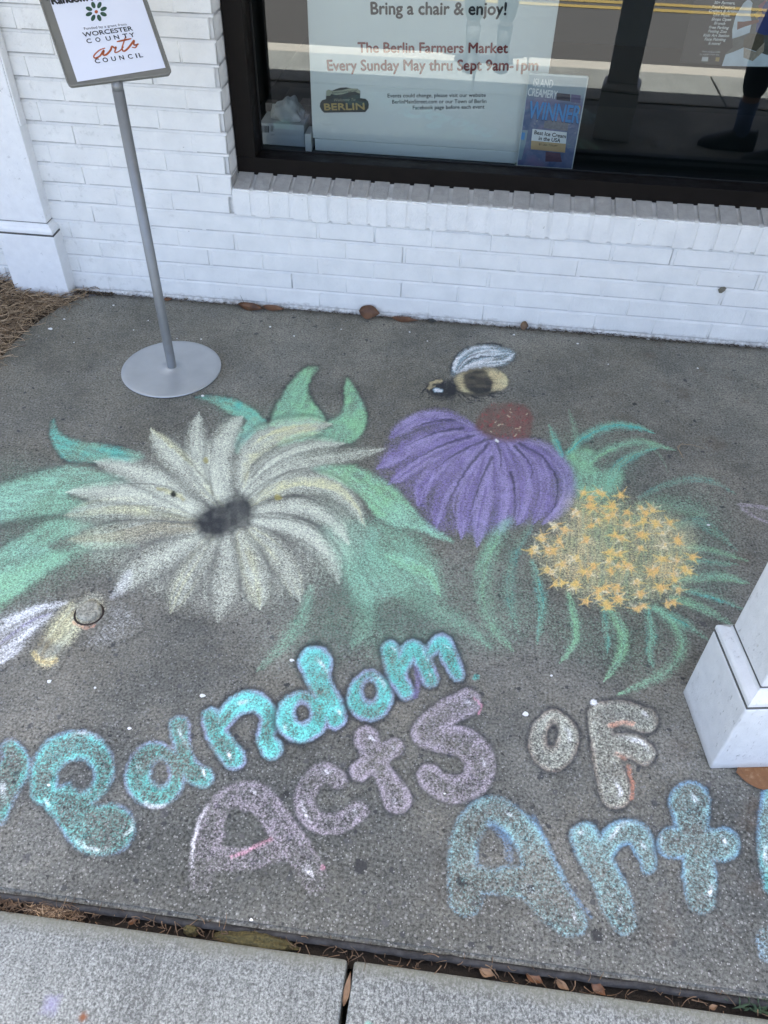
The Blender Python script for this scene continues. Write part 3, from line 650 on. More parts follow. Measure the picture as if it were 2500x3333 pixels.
tube(bm, [Vector((px_, py_, .8855)), Vector((px_, py_, .893)), Vector(SP.w(0.0, .045, -.0265)), Vector(SP.w(0, .10, -.0265))], .0152, 24); link('neck', from_bm('neck', bm, True), M_POLE, st_)
def sgn(t, p0, p1, h, bold=.0, mat=M_INK, shear=0): line_of_text(SP, t, Z([p0])[0], Z([p1])[0], h, mat, st_, .0018, bold, shear)
sgn('"Random Acts of Art"', (308, 33), (905, -28), 24, .045)
sgn('Funded by a grant from', (537, 193), (806, 164), 9, 0)
sgn('WORCESTER', (532, 238), (846, 196), 15.5, .015)
ln = 'COUNTY'
for ch, (x_, y_) in zip(ln, ((555, 278), (612, 270), (678, 262), (730, 254), (786, 246), (828, 240))): sgn(ch, (x_, y_), (x_+30, y_-4), 15, .015)
for ch, (x_, y_, w_) in zip('COUNCIL', ((608, 406, 30), (658, 399, 32), (713, 391, 27), (764, 384, 27), (818, 377, 28), (868, 371, 6), (888, 368, 22))): sgn(ch, (x_, y_), (x_+w_, y_-w_*.13), 15.5, .015)
def brush(lines, w, mat, name):
    bm = bmesh.new()
    for L in lines:
        P = [np.array(SP.ab(*q)) for q in Z(L)]; n_ = len(P); q0 = None
        for i in range(n_):
            d = P[min(i+1, n_-1)]-P[max(i-1, 0)]; d /= max(np.linalg.norm(d), 1e-9); nr = np.array([-d[1], d[0]])*w*(.55+.6*math.sin(math.pi*(i+.6)/(n_+.2)))
            a = bm.verts.new(SP.w(*(P[i]+nr), .0018)); b = bm.verts.new(SP.w(*(P[i]-nr), .0018))
            if q0: bm.faces.new((q0[0], q0[1], b, a))
            q0 = (a, b)
    link(name, from_bm(name, bm), mat, st_)
def sm2(P, k=6):
    P = [np.array(p, float) for p in P]; out = []
    for i in range(len(P)-1):
        a, b, c, d = P[max(i-1, 0)], P[i], P[i+1], P[min(i+2, len(P)-1)]
        for t in np.linspace(0, 1, k, endpoint=False): out.append(tuple(.5*((2*b)+(c-a)*t+(2*a-5*b+4*c-d)*t*t+(3*b-a-3*c+d)*t**3)))
    return out+[tuple(P[-1])]
brush([sm2([(668, 308), (632, 322), (598, 355), (604, 372), (635, 358), (660, 322), (656, 350), (675, 350), (702, 322), (712, 298), (728, 308), (738, 302), (730, 335), (758, 328), (785, 300)]),
       sm2([(800, 232), (785, 275), (776, 312), (788, 328), (815, 308), (845, 268), (852, 262), (850, 285), (868, 292), (858, 306), (838, 302)]), sm2([(742, 268), (780, 260), (835, 248)]), sm2([(850, 290), (868, 288), (880, 280)])], .0022, M_ORANGE, 'lettering')
fc = Z([(612, 78)])[0]
for k in range(8):
    an = R(22+k*45); cxp, cyp = 612+50*math.cos(an), 76-44*math.sin(an)
    pts_ = []
    for t in range(12):
        th = t*math.tau/12; lx, ly = 22*math.cos(th), 13*math.sin(th)
        pts_.append((cxp+lx*math.cos(an)-ly*math.sin(an), cyp-(lx*math.sin(an)+ly*math.cos(an))))
    flat(SP, Z(pts_), M_GREENINK, st_, .0018, 'emblem_petal')
flat(SP, Z([(612+11*math.cos(k*math.tau/12), 78+11*math.sin(k*math.tau/12)) for k in range(12)]), M_ORANGE, st_, .0019, 'emblem_centre')

# ------------------------------------------------------------------ utility cap in the slab (head of the lower chalk bee)
n = N('weathered_cap'); b = n.noise(110, 5, .75); b2 = n.noise(45, 4, .7)
c = n.mix(n.mr(b, .35, .65), (.14, .135, .11), (.56, .53, .42)); c = n.mix(n.mr(b2, .55, .65), c, (.45, .40, .28)); n.set(base=c, rough=.7, metal=.1); n.bump(b, .003); M_CAP = n.m
cp = thing('utility_cap', 'round weathered metal cap set in the slab as head of the lower chalk bee', 'cap', (-.109, -1.500, 0))
bm = bmesh.new(); lathe(bm, [(.0375, .0006), (.0365, .0026), (.0350, .0034), (.0332, .002), (.031, .0008)], 64, (-.109, -1.5055, 0)); link('rim', from_bm('rim', bm, True), plain('rusty_iron', (.035, .022, .016), .85, .5, 90, .002, linear=True), cp)
bm = bmesh.new(); lathe(bm, [(.0305, .0012), (.0300, .0060), (.0275, .0092), (.021, .0110), (.012, .0106), (.006, .0098), (0, .0096)], 64, (-.1115, -1.4985, 0)); link('lid', from_bm('lid', bm, True), M_CAP, cp)

# ------------------------------------------------------------------ dry straw bed
n = N('dry_straw'); a = n.t.nodes.new('ShaderNodeAttribute'); a.attribute_name = 'tone'
c = n.mix(a.outputs['Fac'], (.065, .038, .021), (.56, .41, .26)); n.set(base=c, rough=.75, spec=.2); M_STRAW = n.m
n = N('brown_litter'); a = n.t.nodes.new('ShaderNodeAttribute'); a.attribute_name = 'tone'
n.set(base=n.mix(a.outputs['Fac'], (.03, .018, .010), (.22, .14, .08)), rough=.8); M_STRAWD = n.m
def strands(count, place, lmin, lmax, w, lift, seed):
    r = random.Random(seed); V, F, T = [], [], []
    for _ in range(count):
        q = place(r)
        if q is None: continue
        x, y, z = q; L = r.uniform(lmin, lmax); a = r.uniform(0, math.tau); cv = r.uniform(-2.2, 2.2); t = min(1, max(0, r.gauss(.42, .27))); el = r.uniform(-.1, .30)
        p = Vector((x, y, z+r.uniform(0, lift))); n_ = 5; k = len(V)
        for i in range(n_):
            d = Vector((math.cos(a), math.sin(a), el-.5*el*i)); s = Vector((-d.y, d.x, r.uniform(-.4, .4)))*w*(1-.14*i)
            V.extend([tuple(p-s), tuple(p+s), tuple(p+Vector((0, 0, w*1.2)))]); T.extend([t, t, min(1, t+.12)])
            p = p+d*(L/n_); a += cv/n_
        for i in range(n_-1):
            b = k+i*3
            F.extend([(b, b+2, b+5, b+3), (b+2, b+1, b+4, b+5)])
    me = mesh('straw', V, F); me.attributes.new('tone', 'FLOAT', 'POINT').data.foreach_set('value', np.array(T, np.float32)); return me
def bed_edge(y):
    for (x0, y0), (x1, y1) in zip(edge, edge[1:]):
        if y0 <= y <= y1: return x0+(x1-x0)*(y-y0)/(y1-y0)
    return -.8
def bed(r):
    y = r.uniform(-.95, -.01); e = bed_edge(y); x = e-abs(r.gauss(0, .30))+r.uniform(-.01, .012)
    if -.97 < x < -.745 and y > -.07: y = -.07-r.random()*.05
    h = -.02+.075*min(1, max(0, (-.86-x)/.3))*min(1, max(0, (y+1.0)/.8))
    return x, y, max(h, -.012 if x < e else .001)
tag(link('dry_straw', strands(5200, bed, .03, .11, .0011, .035, 3), M_STRAW), 'heap of dry brown straw and roots beside the pilaster', 'straw', kind='stuff')
# litter in the expansion joint and along the foot of the wall
def joint_place(r):
    x = r.choice([r.uniform(-.2, .42), r.uniform(.42, 1.6), r.uniform(-.05, .15)]); return x, r.uniform(-2.194, -2.170), -.022+r.random()*.014
tag(link('joint_litter', strands(520, joint_place, .012, .04, .0009, .010, 5), M_STRAWD), 'dry straw and twigs caught in the joint before the sidewalk', 'litter', kind='stuff')
def wall_place(r):
    x = r.choice([r.uniform(-.74, 1.9), r.uniform(-.74, -.6), r.uniform(.9, 1.9)]); return x, r.uniform(-.022, -.001), .0008
n = N('dark_litter'); n.set(base=n.mix(n.noise(60, 3), (.02, .016, .012), (.10, .07, .04)), rough=.9); M_LIT = n.m
me = strands(650, wall_place, .004, .020, .0014, .004, 8); tag(link('wall_litter', me, M_LIT), 'thin line of dark crumbs along the foot of the wall', 'litter', kind='stuff')
tag(link('straw_clump', strands(150, lambda r: (.085+r.gauss(0, .022), -2.183+r.gauss(0, .005), -.018+r.random()*.008), .02, .045, .0007, .006, 9), M_STRAW), 'pale tuft of dry straw in the joint at the lower left', 'straw tuft')
# joint filler board on the slab side
n = N('joint_filler'); b = n.noise(50, 4, .6); n.set(base=n.mix(n.mr(b, .3, .7), (.008, .008, .008), (.045, .044, .044)), rough=.9); n.bump(b, .003); M_FIL = n.m
V, F = [], []; xs = np.linspace(-.79, 3.3, 160)
for x in xs:
    j = .0025*mnoise.noise(Vector((x*14, 0, 0)))+.0022*mnoise.noise(Vector((x*75, 3, 0)))
    for k in range(5):
        a = math.pi*k/4; V.append((x, -2.171-.0065*math.cos(a)+j, -.012+.0095*math.sin(a)+j*.6))
F = [(i*5+k, i*5+k+1, (i+1)*5+k+1, (i+1)*5+k) for i in range(159) for k in range(4)]
struct('joint_filler', mesh('fil', V, F, True), M_FIL)

# moss cushion
n = N('moss'); b = n.noise(200, 3, .6); n.set(base=n.mix(n.mr(b, .3, .7), (.030, .026, .008), (.10, .08, .025)), rough=.95); n.bump(b, .004); M_MOSS = n.m
def cushion(name, label, x0, x1, yc, hw, zt, mat, cat, seed):
    r = random.Random(seed); bm = bmesh.new(); bmesh.ops.create_icosphere(bm, subdivisions=5, radius=1)
    for v in bm.verts:
        q = v.co.copy(); d = 1+.22*mnoise.noise(q*2.3+Vector((seed, 0, 0)))+.10*mnoise.noise(q*9)
        v.co = Vector(((x0+x1)/2+q.x*d*(x1-x0)/2, yc+q.y*d*hw, -.02+max(-.2, q.z)*d*(zt+.02)))
    return tag(link(name, from_bm(name, bm, True), mat), label, cat)
cushion('moss_cushion', 'brown green moss cushion filling the joint beside the slab corner', .400, .548, -2.184, .0155, .004, M_MOSS, 'moss', 1)
cushion('moss_tuft', 'small greenish moss tuft in the joint left of the long moss cushion', .335, .365, -2.181, .009, -.002, M_MOSS, 'moss', 2)

# leaves
n = N('dead_leaf'); a = n.noise(28, 4, .6); a2 = n.noise(140, 3); n.set(base=n.mix(n.mr(a, .3, .7), (.05, .019, .008), (.17, .075, .03)), rough=.55); n.bump(a2, .0012); M_LEAF = n.m
n = N('pale_dead_leaf'); a = n.noise(28, 4, .6); n.set(base=n.mix(n.mr(a, .3, .7), (.09, .05, .026), (.24, .15, .085)), rough=.6); M_LEAFP = n.m
n = N('tan_leaf'); a = n.noise(55, 5, .7); v_ = n.noise(16, 2, .5, n.mapping((1, 6, 1)))
n.set(base=n.mix(n.mr(v_, .42, .50), n.mix(n.mr(a, .3, .7), (.13, .055, .018), (.24, .115, .045)), n.mix(n.mr(a, .55, .7), (.19, .085, .03), (.30, .19, .10))), rough=.4); n.bump(a, .002); M_TLEAF = n.m
def leaf(label, x, y, z, L, Wd, rz, tilt=0.0, roll=0.0, mat=None, curl=.25, stem=True, group=None):
    t = thing('dead_leaf', label, 'leaf', (x, y, z), rz, group)
    n_ = 10; V, F = [], []
    Rm = Matrix.Rotation(roll, 4, 'X') @ Matrix.Rotation(tilt, 4, 'Y')
    zmin = 9
    for i in range(n_+1):
        u = i/n_; w = Wd*(math.sin(math.pi*min(1, u*1.02)**.8))**.8*.5+.0004
        for k in (-2, -1, 0, 1, 2):
            s = k/2; p = Vector(((u-.5)*L, s*w*(1+.08*math.sin(9*u+k)), curl*abs(s)**1.7*Wd*.6+.10*L*(u-.5)**2*2-.0006*(k == 0)))
            p = Rm @ p; V.append(p); zmin = min(zmin, p.z)
    V = [(p.x, p.y, p.z-zmin+.0006) for p in V]
    F = [(i*5+k, i*5+k+1, (i+1)*5+k+1, (i+1)*5+k) for i in range(n_) for k in range(4)]
    link('blade', mesh('leaf', V, F, True), mat or M_LEAF, t, world=False)
    if stem:
        bm = bmesh.new(); c = Vector(V[2]); tube(bm, [c, c+Vector((-.35*L*.6, .002, .002)), c+Vector((-.35*L, .006, .0005))], .0007, 5); link('stalk', from_bm('stalk', bm, True), mat or M_LEAF, t, world=False)
    return t
leaf('long rusty brown leaf curled at the wall foot below the window corner', -.055, -.026, .001, .105, .030, R(-10), 0, R(38), curl=.5)
leaf('flat crumbled brown leaf just right of the long rusty leaf at the wall', .028, -.020, .001, .085, .024, R(-6), 0, R(30))
leaf('broad brown leaf standing upright against the wall foot below the window', .392, -.017, .001, .080, .050, R(-4), 0, R(58), curl=.2, stem=False)
leaf('narrow brown leaf lying along the wall foot right of the upright broad leaf', .525, -.023, .001, .098, .024, R(-3), 0, R(25))
leaf('dark grey curled leaf scrap at the wall foot', .625, -.016, .001, .036, .018, R(-5), 0, R(30), plain('dark_leaf', (.03, .032, .03), .6, .3, 60, linear=True), stem=False)
leaf('small upright tan leaf at the wall foot under the right of the window', .966, -.012, .001, .030, .032, R(0), 0, R(65), M_LEAFP, stem=False)
leaf('tiny brown leaf at the wall foot behind the sign pole', -.385, -.015, .001, .030, .018, R(20), 0, R(20), stem=False)
leaf('big glossy tan leaf tucked under the front of the porch pillar plinth', 1.475, -1.728, .0005, .120, .066, R(6), 0, R(-4), M_TLEAF, curl=.05, stem=False)
for i, (x, l_, w_) in enumerate(((.24, .018, .010), (.90, .028, .016), (.985, .034, .018), (1.035, .026, .014), (1.10, .030, .016), (1.30, .016, .009))):
    leaf('small curled brown leaf in the joint along the sidewalk', x, -2.184+rnd.uniform(-.004, .004), -.014, l_, w_, R(rnd.uniform(-40, 40)), 0, R(rnd.uniform(-30, 30)), M_LEAFP if i % 2 else M_LEAF, group='curled leaves in the joint', stem=False)
leaf('slender pale leaf lying in the crack between the two front slabs', .6545, -2.245, -.004, .055, .010, R(86), 0, 0, M_LEAFP, stem=False)
# twig, weeds
bm = bmesh.new(); tube(bm, [(1.448, -.665, .002), (1.440, -.63, .0035), (1.462, -.607, .004)], [.0016, .0014, .0007], 6); tube(bm, [(1.441, -.64, .0035), (1.452, -.618, .006), (1.487, -.617, .006), (1.524, -.626, .003)], [.0013, .001, .0009, .0005], 6); tube(bm, [(1.448, -.665, .002), (1.451, -.680, .0015)], [.0012, .0005], 6)
tag(link('twig', from_bm('twig', bm, True), plain('straw_twig', (.33, .24, .15), .7, .2, linear=True)), 'forked pale straw twig lying on the slab right of the green chalk leaves', 'twig')
wd = thing('weed', 'small green weed sprouting in the joint at the lower right corner', 'weed', (1.375, -2.18, -.02))
bm = bmesh.new(); r5 = random.Random(4)
for _ in range(46):
    a = r5.uniform(0, math.tau); L = r5.uniform(.012, .034); b = Vector((1.378+r5.gauss(0, .016), -2.18+r5.gauss(0, .004), -.016)); d = Vector((math.cos(a)*.8, math.sin(a)*.45, r5.uniform(.3, 1.0))).normalized(); s = d.cross(Vector((0, 0, 1))).normalized()*.0022
    bm.faces.new([bm.verts.new(b), bm.verts.new(b+d*L*.5+s), bm.verts.new(b+d*L), bm.verts.new(b+d*L*.5-s)])
link('leaf_tuft', from_bm('weed', bm), plain('weed_green', (.025, .05, .022), .7, .4, 90, linear=True), wd)
w2_ = thing('weed', 'thin dark sprig with a green blade at the wall foot beside the long rusty leaf', 'weed', (-.09, -.012, 0))
bm = bmesh.new(); tube(bm, [(-.085, -.010, 0), (-.092, -.010, .02), (-.099, -.012, .045)], [.0012, .001, .0003], 5); tube(bm, [(-.088, -.012, .001), (-.07, -.03, .004), (-.045, -.055, .001)], [.0012, .001, .0004], 5)
link('sprig', from_bm('sprig', bm, True), plain('sprig_brown', (.06, .055, .025), .8, .3, linear=True), w2_)
# chipped mark on the wall
mk = [(a, b) for a, b in ((0, 0), (.008, .010), (.020, .013), (.030, .008), (.027, -.002), (.018, -.012), (.008, -.012), (.004, -.005))]
tag(link('wall_chip', mesh('chip', [(1.605+a*.9, -.0032, .212+b) for a, b in mk], [tuple(range(8))]), plain('bare_brick_chip', (.22, .20, .15), .9, .4, 120, .003, linear=True)), 'small chipped bare patch on the white wall near the right edge', 'chip')

# white paint flecks on the slab
M_FLECK = plain('white_fleck', (.78, .78, .76), .7, .05, linear=True)
fl = [(-.737, -.278, .013), (-.573, -.086, .006), (-.715, -.207, .006), (-.084, -.589, .008), (-.184, -.261, .006), (.041, -.143, .007), (.235, -1.697, .010), (.417, -1.574, .008), (-.124, -1.708, .009), (-.014, -1.71, .0045), (1.03, -1.534, .005), (1.126, -1.596, .0045), (.969, -1.646, .010), (1.481, -.967, .006), (1.159, -.084, .006), (1.418, -.013, .009), (1.57, -.178, .006), (.14, -.19, .005), (.30, -.12, .004), (-.62, -.35, .004), (-.44, -.24, .004), (.55, -.10, .005), (.93, -.06, .006), (-.36, -.19, .004), (1.26, -.20, .004), (.62, -.15, .004), (.10, -1.80, .007), (.46, -2.155, .006), (-.02, -1.95, .005), (.80, -1.86, .0035), (-.41, -.17, .004), (-.27, -.27, .003)]
for i, (x, y, r_) in enumerate(fl):
    k = 7; V = [(r_*rnd.uniform(.55, 1.1)*math.cos(j*math.tau/k), r_*rnd.uniform(.4, .85)*math.sin(j*math.tau/k), .0016) for j in range(k)]
    V += [(a*1.03, b*1.03, .0002) for a, b, _ in V]
    o = link('paint_fleck', mesh('fleck', V, [tuple(range(k))]+[(j, (j+1) % k, k+(j+1) % k, k+j)[::-1] for j in range(k)]), M_FLECK); o.location = (x, y, 0.0012); o.scale = (.78, .78, 1)
    tag(o, 'largest white paint fleck on the slab, nearest the straw bed' if i == 0 else 'small white paint fleck stuck on the grey slab', 'fleck', 'white paint flecks on the slab')

# ------------------------------------------------------------------ people seen mirrored in the glass
def skin_obj(name, verts, edges, radii, mat, parent, root=0, sub=2):
    me = bpy.data.meshes.new(name); me.from_pydata([tuple(v) for v in verts], edges, []); o = bpy.data.objects.new(name, me); COL.objects.link(o)
    m = o.modifiers.new('s', 'SKIN'); m.use_smooth_shade = True; me.skin_vertices.new() if not me.skin_vertices else None
    sv = me.skin_vertices[0].data
    for i, r in enumerate(radii): sv[i].radius = r if isinstance(r, tuple) else (r, r); sv[i].use_root = (i == root)
    o.modifiers.new('d', 'SUBSURF').levels = sub
    dg = bpy.context.evaluated_depsgraph_get(); dg.update(); nm = bpy.data.meshes.new_from_object(o.evaluated_get(dg)); bpy.data.objects.remove(o)
    nm.polygons.foreach_set('use_smooth', [True]*len(nm.polygons)); nm.materials.clear()
    return link(name, nm, mat, parent, world=False)
M_SKIN = plain('skin', (.42, .24, .16), .5, .08, 20, linear=True); M_HAIR = plain('brown_hair', (.05, .03, .02), .6, .3, 60, linear=True)
M_SHOE = plain('black_shoe', (.012, .012, .013), .5, .2, linear=True); M_SOLE = plain('dark_sole', (.03, .03, .03), .7, .1, linear=True)
def person(label, loc, rz, trousers, shirt, sock, stance, holding):
    t = thing('person', label, 'person', loc, rz)       # faces local +Y
    f = stance
    fb = .09 if holding else 0.0
    fl_, fr_ = Vector((-.10, f+fb, .085)), Vector((.10, -f+fb, .085)); kl, kr = Vector((-.105, .04+fb*.6+f*.6, .50)), Vector((.105, .04+fb*.6-f*.5, .50)); hl, hr = Vector((-.09, 0, .90)), Vector((.09, 0, .90))
    sl_, sr_ = Vector((-.18, 0, 1.40)), Vector((.18, 0, 1.40))
    if holding: el_, er_, wl, wr = Vector((-.25, .00, 1.14)), Vector((.25, .00, 1.14)), Vector((-.10, .06, 1.33)), Vector((.10, .06, 1.33))
    else: el_, er_, wl, wr = Vector((-.25, -.02, 1.12)), Vector((.25, -.02, 1.12)), Vector((-.25, .07, .88)), Vector((.25, .07, .88))
    V = [(0, 0, .95), (0, 0, 1.12), (0, .0, 1.30), (0, 0, 1.42), (0, .01, 1.50), (0, .02, 1.56), (0, .02, 1.63), (0, .02, 1.69), hl, kl, fl_, hr, kr, fr_, sl_, el_, wl, sr_, er_, wr]
    E_ = [(0, 1), (1, 2), (2, 3), (3, 4), (4, 5), (5, 6), (6, 7), (0, 8), (8, 9), (9, 10), (0, 11), (11, 12), (12, 13), (3, 14), (14, 15), (15, 16), (3, 17), (17, 18), (18, 19)]
    rr = [(.15, .10), (.13, .09), (.15, .10), (.13, .08), .055, .078, .092, .07, .088, .058, .038, .088, .058, .038, .055, .042, .028, .055, .042, .028]
    nb = len(V)
    for s, w in ((-1, Vector(V[16])), (1, Vector(V[19]))):
        d = Vector((-s*.45, .05, .9)).normalized() if holding else Vector((0, .15, -1)).normalized()
        i0 = len(V); side = Vector((0, 1, 0)) if not holding else Vector((0, .3, -.1)); V.append(w+d*.05); rr.append((.036, .018)); E_.append((16 if s < 0 else 19, i0))
        for k, (off, L) in enumerate(((-.030, .062), (-.010, .078), (.011, .074), (.031, .056))):
            a = len(V); q = w+d*.085+side.normalized()*off; V += [q, q+d*L*.5+Vector((-s*.008, .006, 0)), q+d*L*.85+Vector((-s*.022, .012, 0))]; rr += [.0095, .0085, .007]; E_ += [(i0, a), (a, a+1), (a+1, a+2)]
        a = len(V); V += [w+d*.04+Vector((-s*.02, .03, 0)), w+d*.075+Vector((-s*.03, .045, 0))]; rr += [.0115, .009]; E_ += [(i0, a), (a, a+1)]
    body = skin_obj('body', V, E_, rr, M_SKIN, t)
    # face
    bm = bmesh.new()
    for s in (-1, 1):
        bmesh.ops.create_uvsphere(bm, u_segments=12, v_segments=8, radius=.012, matrix=Matrix.Translation((s*.033, .098, 1.635)))
        bmesh.ops.create_uvsphere(bm, u_segments=12, v_segments=8, radius=.022, matrix=Matrix.Translation((s*.090, .02, 1.62)) @ Matrix.Diagonal((.35, .7, 1.2, 1)))
    link('eyes_and_ears', from_bm('ears', bm, True), M_SKIN, t, world=False)
    bm = bmesh.new(); tube(bm, [(0, .100, 1.645), (0, .118, 1.61), (0, .104, 1.598)], [.006, .013, .010], 8); link('nose', from_bm('nose', bm, True), M_SKIN, t, world=False)
    bm = bmesh.new(); tube(bm, [(-.024, .095, 1.573), (0, .103, 1.571), (.024, .095, 1.573)], [.003, .0065, .003], 8); link('mouth', from_bm('mouth', bm, True), plain('lip', (.33, .12, .10), linear=True), t, world=False)
    bm = bmesh.new(); bmesh.ops.create_uvsphere(bm, u_segments=32, v_segments=20, radius=1)
    for v in bm.verts:
        c = v.co; v.co = Vector((c.x*.105, .003+c.y*.108-(.02 if c.z < 0 else 0), 1.665+c.z*(.10 if c.z > 0 else .17)))
        if v.co.y > .035 and v.co.z < 1.70: v.co.y = .02
    link('hair', from_bm('hair', bm, True), M_HAIR, t, world=False)
    skin_obj('trousers', [(0, 0, .98), hl, kl, kl.lerp(fl_, .64), hr, kr, kr.lerp(fr_, .64)], [(0, 1), (1, 2), (2, 3), (0, 4), (4, 5), (5, 6)], [(.17, .125), .115, .082, .062, .115, .082, .062], trousers, t)
    skin_obj('shirt', [(0, 0, .97), (0, 0, 1.12), (0, 0, 1.30), (0, 0, 1.43), sl_, sl_.lerp(el_, .6), sr_, sr_.lerp(er_, .6)], [(0, 1), (1, 2), (2, 3), (3, 4), (4, 5), (3, 6), (6, 7)], [(.175, .13), (.16, .115), (.175, .12), (.12, .08), .078, .064, .078, .064], shirt, t)
    for a in (fl_, fr_):
        bm = bmesh.new(); tube(bm, [(a.x, a.y, .07), (a.x, a.y, .13), (a.x, a.y+.004, .235)], [.044, .042, .050], 16); link('sock', from_bm('sock', bm, True), sock, t, world=False)
        bm = bmesh.new(); n_ = 14; rings = []
        for i in range(n_+1):
            u = i/n_; y = a.y-.085+u*.285; w = .040+.012*math.sin(math.pi*min(1, u*1.15))-(.03*max(0, u-.86)/.14); h = (.088 if u < .42 else .088-.045*min(1, (u-.42)/.4))-(.03*max(0, u-.88)/.12)
            rings.append([bm.verts.new((a.x+w*math.cos(q), y, .012+max(0, math.sin(q))**.75*h-.010*(math.sin(q) < -.1))) for q in [k*math.tau/16 for k in range(16)]])
        for q, w in zip(rings, rings[1:]):
            for k in range(16): bm.faces.new((q[k], q[(k+1) % 16], w[(k+1) % 16], w[k]))
        bm.faces.new(rings[0]); bm.faces.new(rings[-1]); sh = link('shoe', from_bm('shoe', bm, True), M_SHOE, t, world=False)
    return t
person('photographer in dark grey trousers standing on the sidewalk, mirrored in the glass', (.72, -2.83, -.002), 0.0, plain('charcoal_trousers', (.03, .032, .036), .8, .15, linear=True), plain('grey_shirt', (.12, .13, .14), .8, .1, linear=True), plain('grey_sock', (.1, .1, .1), linear=True), .015, True)
person('companion in black trousers and blue socks standing beside the porch pillar', (2.18, -1.42, 0), R(96), plain('black_trousers', (.010, .010, .011), .8, .1, linear=True), plain('black_shirt', (.015, .015, .017), .8, .1, linear=True), plain('blue_sock', (.10, .15, .27), .8, .1, linear=True), .10, False)

# ------------------------------------------------------------------ the chalk drawing
# One fine grid lies on the slab (1.2 mm up); every chalk mark owns the cells it covers, so petals, leaves and
# letters are meshes of their own.  Strokes are written in the picture units (V) of the traced drawing.
GX0, GX1, GY0, GY1, GS = -1.02, 1.74, -2.160, -0.12, 0.0026
nx, ny = int((GX1-GX0)/GS)+1, int((GY1-GY0)/GS)+1
wx = GX0+np.arange(nx)*GS; wy = GY0+np.arange(ny)*GS
WX, WY = np.meshgrid(wx, wy); WX = WX.ravel(); WY = WY.ravel()
q = np.stack([WX-CAM[0], WY-CAM[1], np.full_like(WX, -CAM[2])], 1) @ AX.T
UU = (q[:, 0]/q[:, 2]*FPX+PW/2)/1.5069; VV = (q[:, 1]/q[:, 2]*FPX+PH/2)/1.5069
# hand jitter of the edges
def lattice(scale, seed, x=None, y=None):
    r = np.random.default_rng(seed); x = (WX if x is None else x)/scale; y = (WY if y is None else y)/scale
    T = r.random((257, 257)); xi = np.floor(x).astype(int); yi = np.floor(y).astype(int); fx = x-xi; fy = y-yi
    fx = fx*fx*(3-2*fx); fy = fy*fy*(3-2*fy); a = lambda i, j: T[(yi+j) % 257, (xi+i) % 257]
    return (a(0, 0)*(1-fx)+a(1, 0)*fx)*(1-fy)+(a(0, 1)*(1-fx)+a(1, 1)*fx)*fy
N1 = lattice(.055, 1)*.55+lattice(.022, 2)*.45
N2 = lattice(.008, 3); N3 = lattice(.17, 4)
UU = UU+(lattice(.012, 5)-.5)*3.0+(lattice(.0055, 6)-.5)*2.0; VV = VV+(lattice(.012, 7)-.5)*3.0+(lattice(.0055, 8)-.5)*2.0
nP = len(UU); RGB = np.zeros((nP, 3)); AL = np.zeros(nP); OWN = np.full(nP, -1, int)
OWNERS = []           # (thing key, part name, label)
def ss(a, b, x): t = np.clip((x-a)/(b-a), 0, 1); return t*t*(3-2*t)
REG = {'V': (0, 0, 1), 'A': (0, 763.1, .34), 'B': (331.8, 763.1, .34), 'C': (763.1, 829.5, .34), 'D': (1094.9, 862.6, .34), 'E': (0, 1161.2, .34), 'F': (497.7, 1161.2, .34), 'G': (1094.9, 1227.6, .34), 'H': (829.5, 716.7, .22), 'I': (0, 1493, .34), 'J': (365, 1459.9, .44), 'K': (895.8, 1625.7, .46)}
def tr(reg, P):
    x, y, s = REG[reg]; return np.array([(x+p[0]*s, y+p[1]*s) for p in P], float)
def sm(P, k=6, closed=False):
    n_ = len(P); out = []
    for i in range(n_ if closed else n_-1):
        g = (lambda j: P[j % n_]) if closed else (lambda j: P[min(max(j, 0), n_-1)])
        a, b, c, d = g(i-1), g(i), g(i+1), g(i+2)
        for t in np.linspace(0, 1, k, endpoint=False): out.append(.5*((2*b)+(c-a)*t+(2*a-5*b+4*c-d)*t*t+(3*b-a-3*c+d)*t**3))
    if not closed: out.append(P[-1])
    return np.array(out)
def sel(P, pad):
    return np.nonzero((UU > P[:, 0].min()-pad) & (UU < P[:, 0].max()+pad) & (VV > P[:, 1].min()-pad) & (VV < P[:, 1].max()+pad))[0]
def near(P, idx):
    """distance, arc fraction and signed side of the polyline P"""
    u, v = UU[idx], VV[idx]; best = np.full(len(idx), 1e9); arc = np.zeros(len(idx)); side = np.zeros(len(idx))
    L = np.r_[0, np.cumsum(np.hypot(*np.diff(P, axis=0).T))]; tot = max(L[-1], 1e-6)
    for i in range(len(P)-1):
        d = P[i+1]-P[i]; l2 = max(d @ d, 1e-9); t = np.clip(((u-P[i, 0])*d[0]+(v-P[i, 1])*d[1])/l2, 0, 1)
        ex, ey = u-P[i, 0]-t*d[0], v-P[i, 1]-t*d[1]; dd = np.hypot(ex, ey); m = dd < best
        best[m] = dd[m]; arc[m] = (L[i]+t[m]*math.sqrt(l2))/tot; side[m] = np.sign(d[0]*ey[m]-d[1]*ex[m])
    return best, arc, side
def put(idx, c, rgb, own=None):
    c = np.clip(c, 0, .97); a = AL[idx]; A2 = c+a*(1-c); m = A2 > 1e-4
    col = rgb if getattr(rgb, 'ndim', 1) == 2 else np.broadcast_to(rgb, (len(idx), 3))
    R_ = (col*c[:, None]+RGB[idx]*(a*(1-c))[:, None])/np.maximum(A2, 1e-4)[:, None]
    RGB[idx[m]] = R_[m]; AL[idx] = A2
    if own is not None: OWN[idx[c > .10]] = own
KCH = np.array([1.50, 1.46, 1.38])
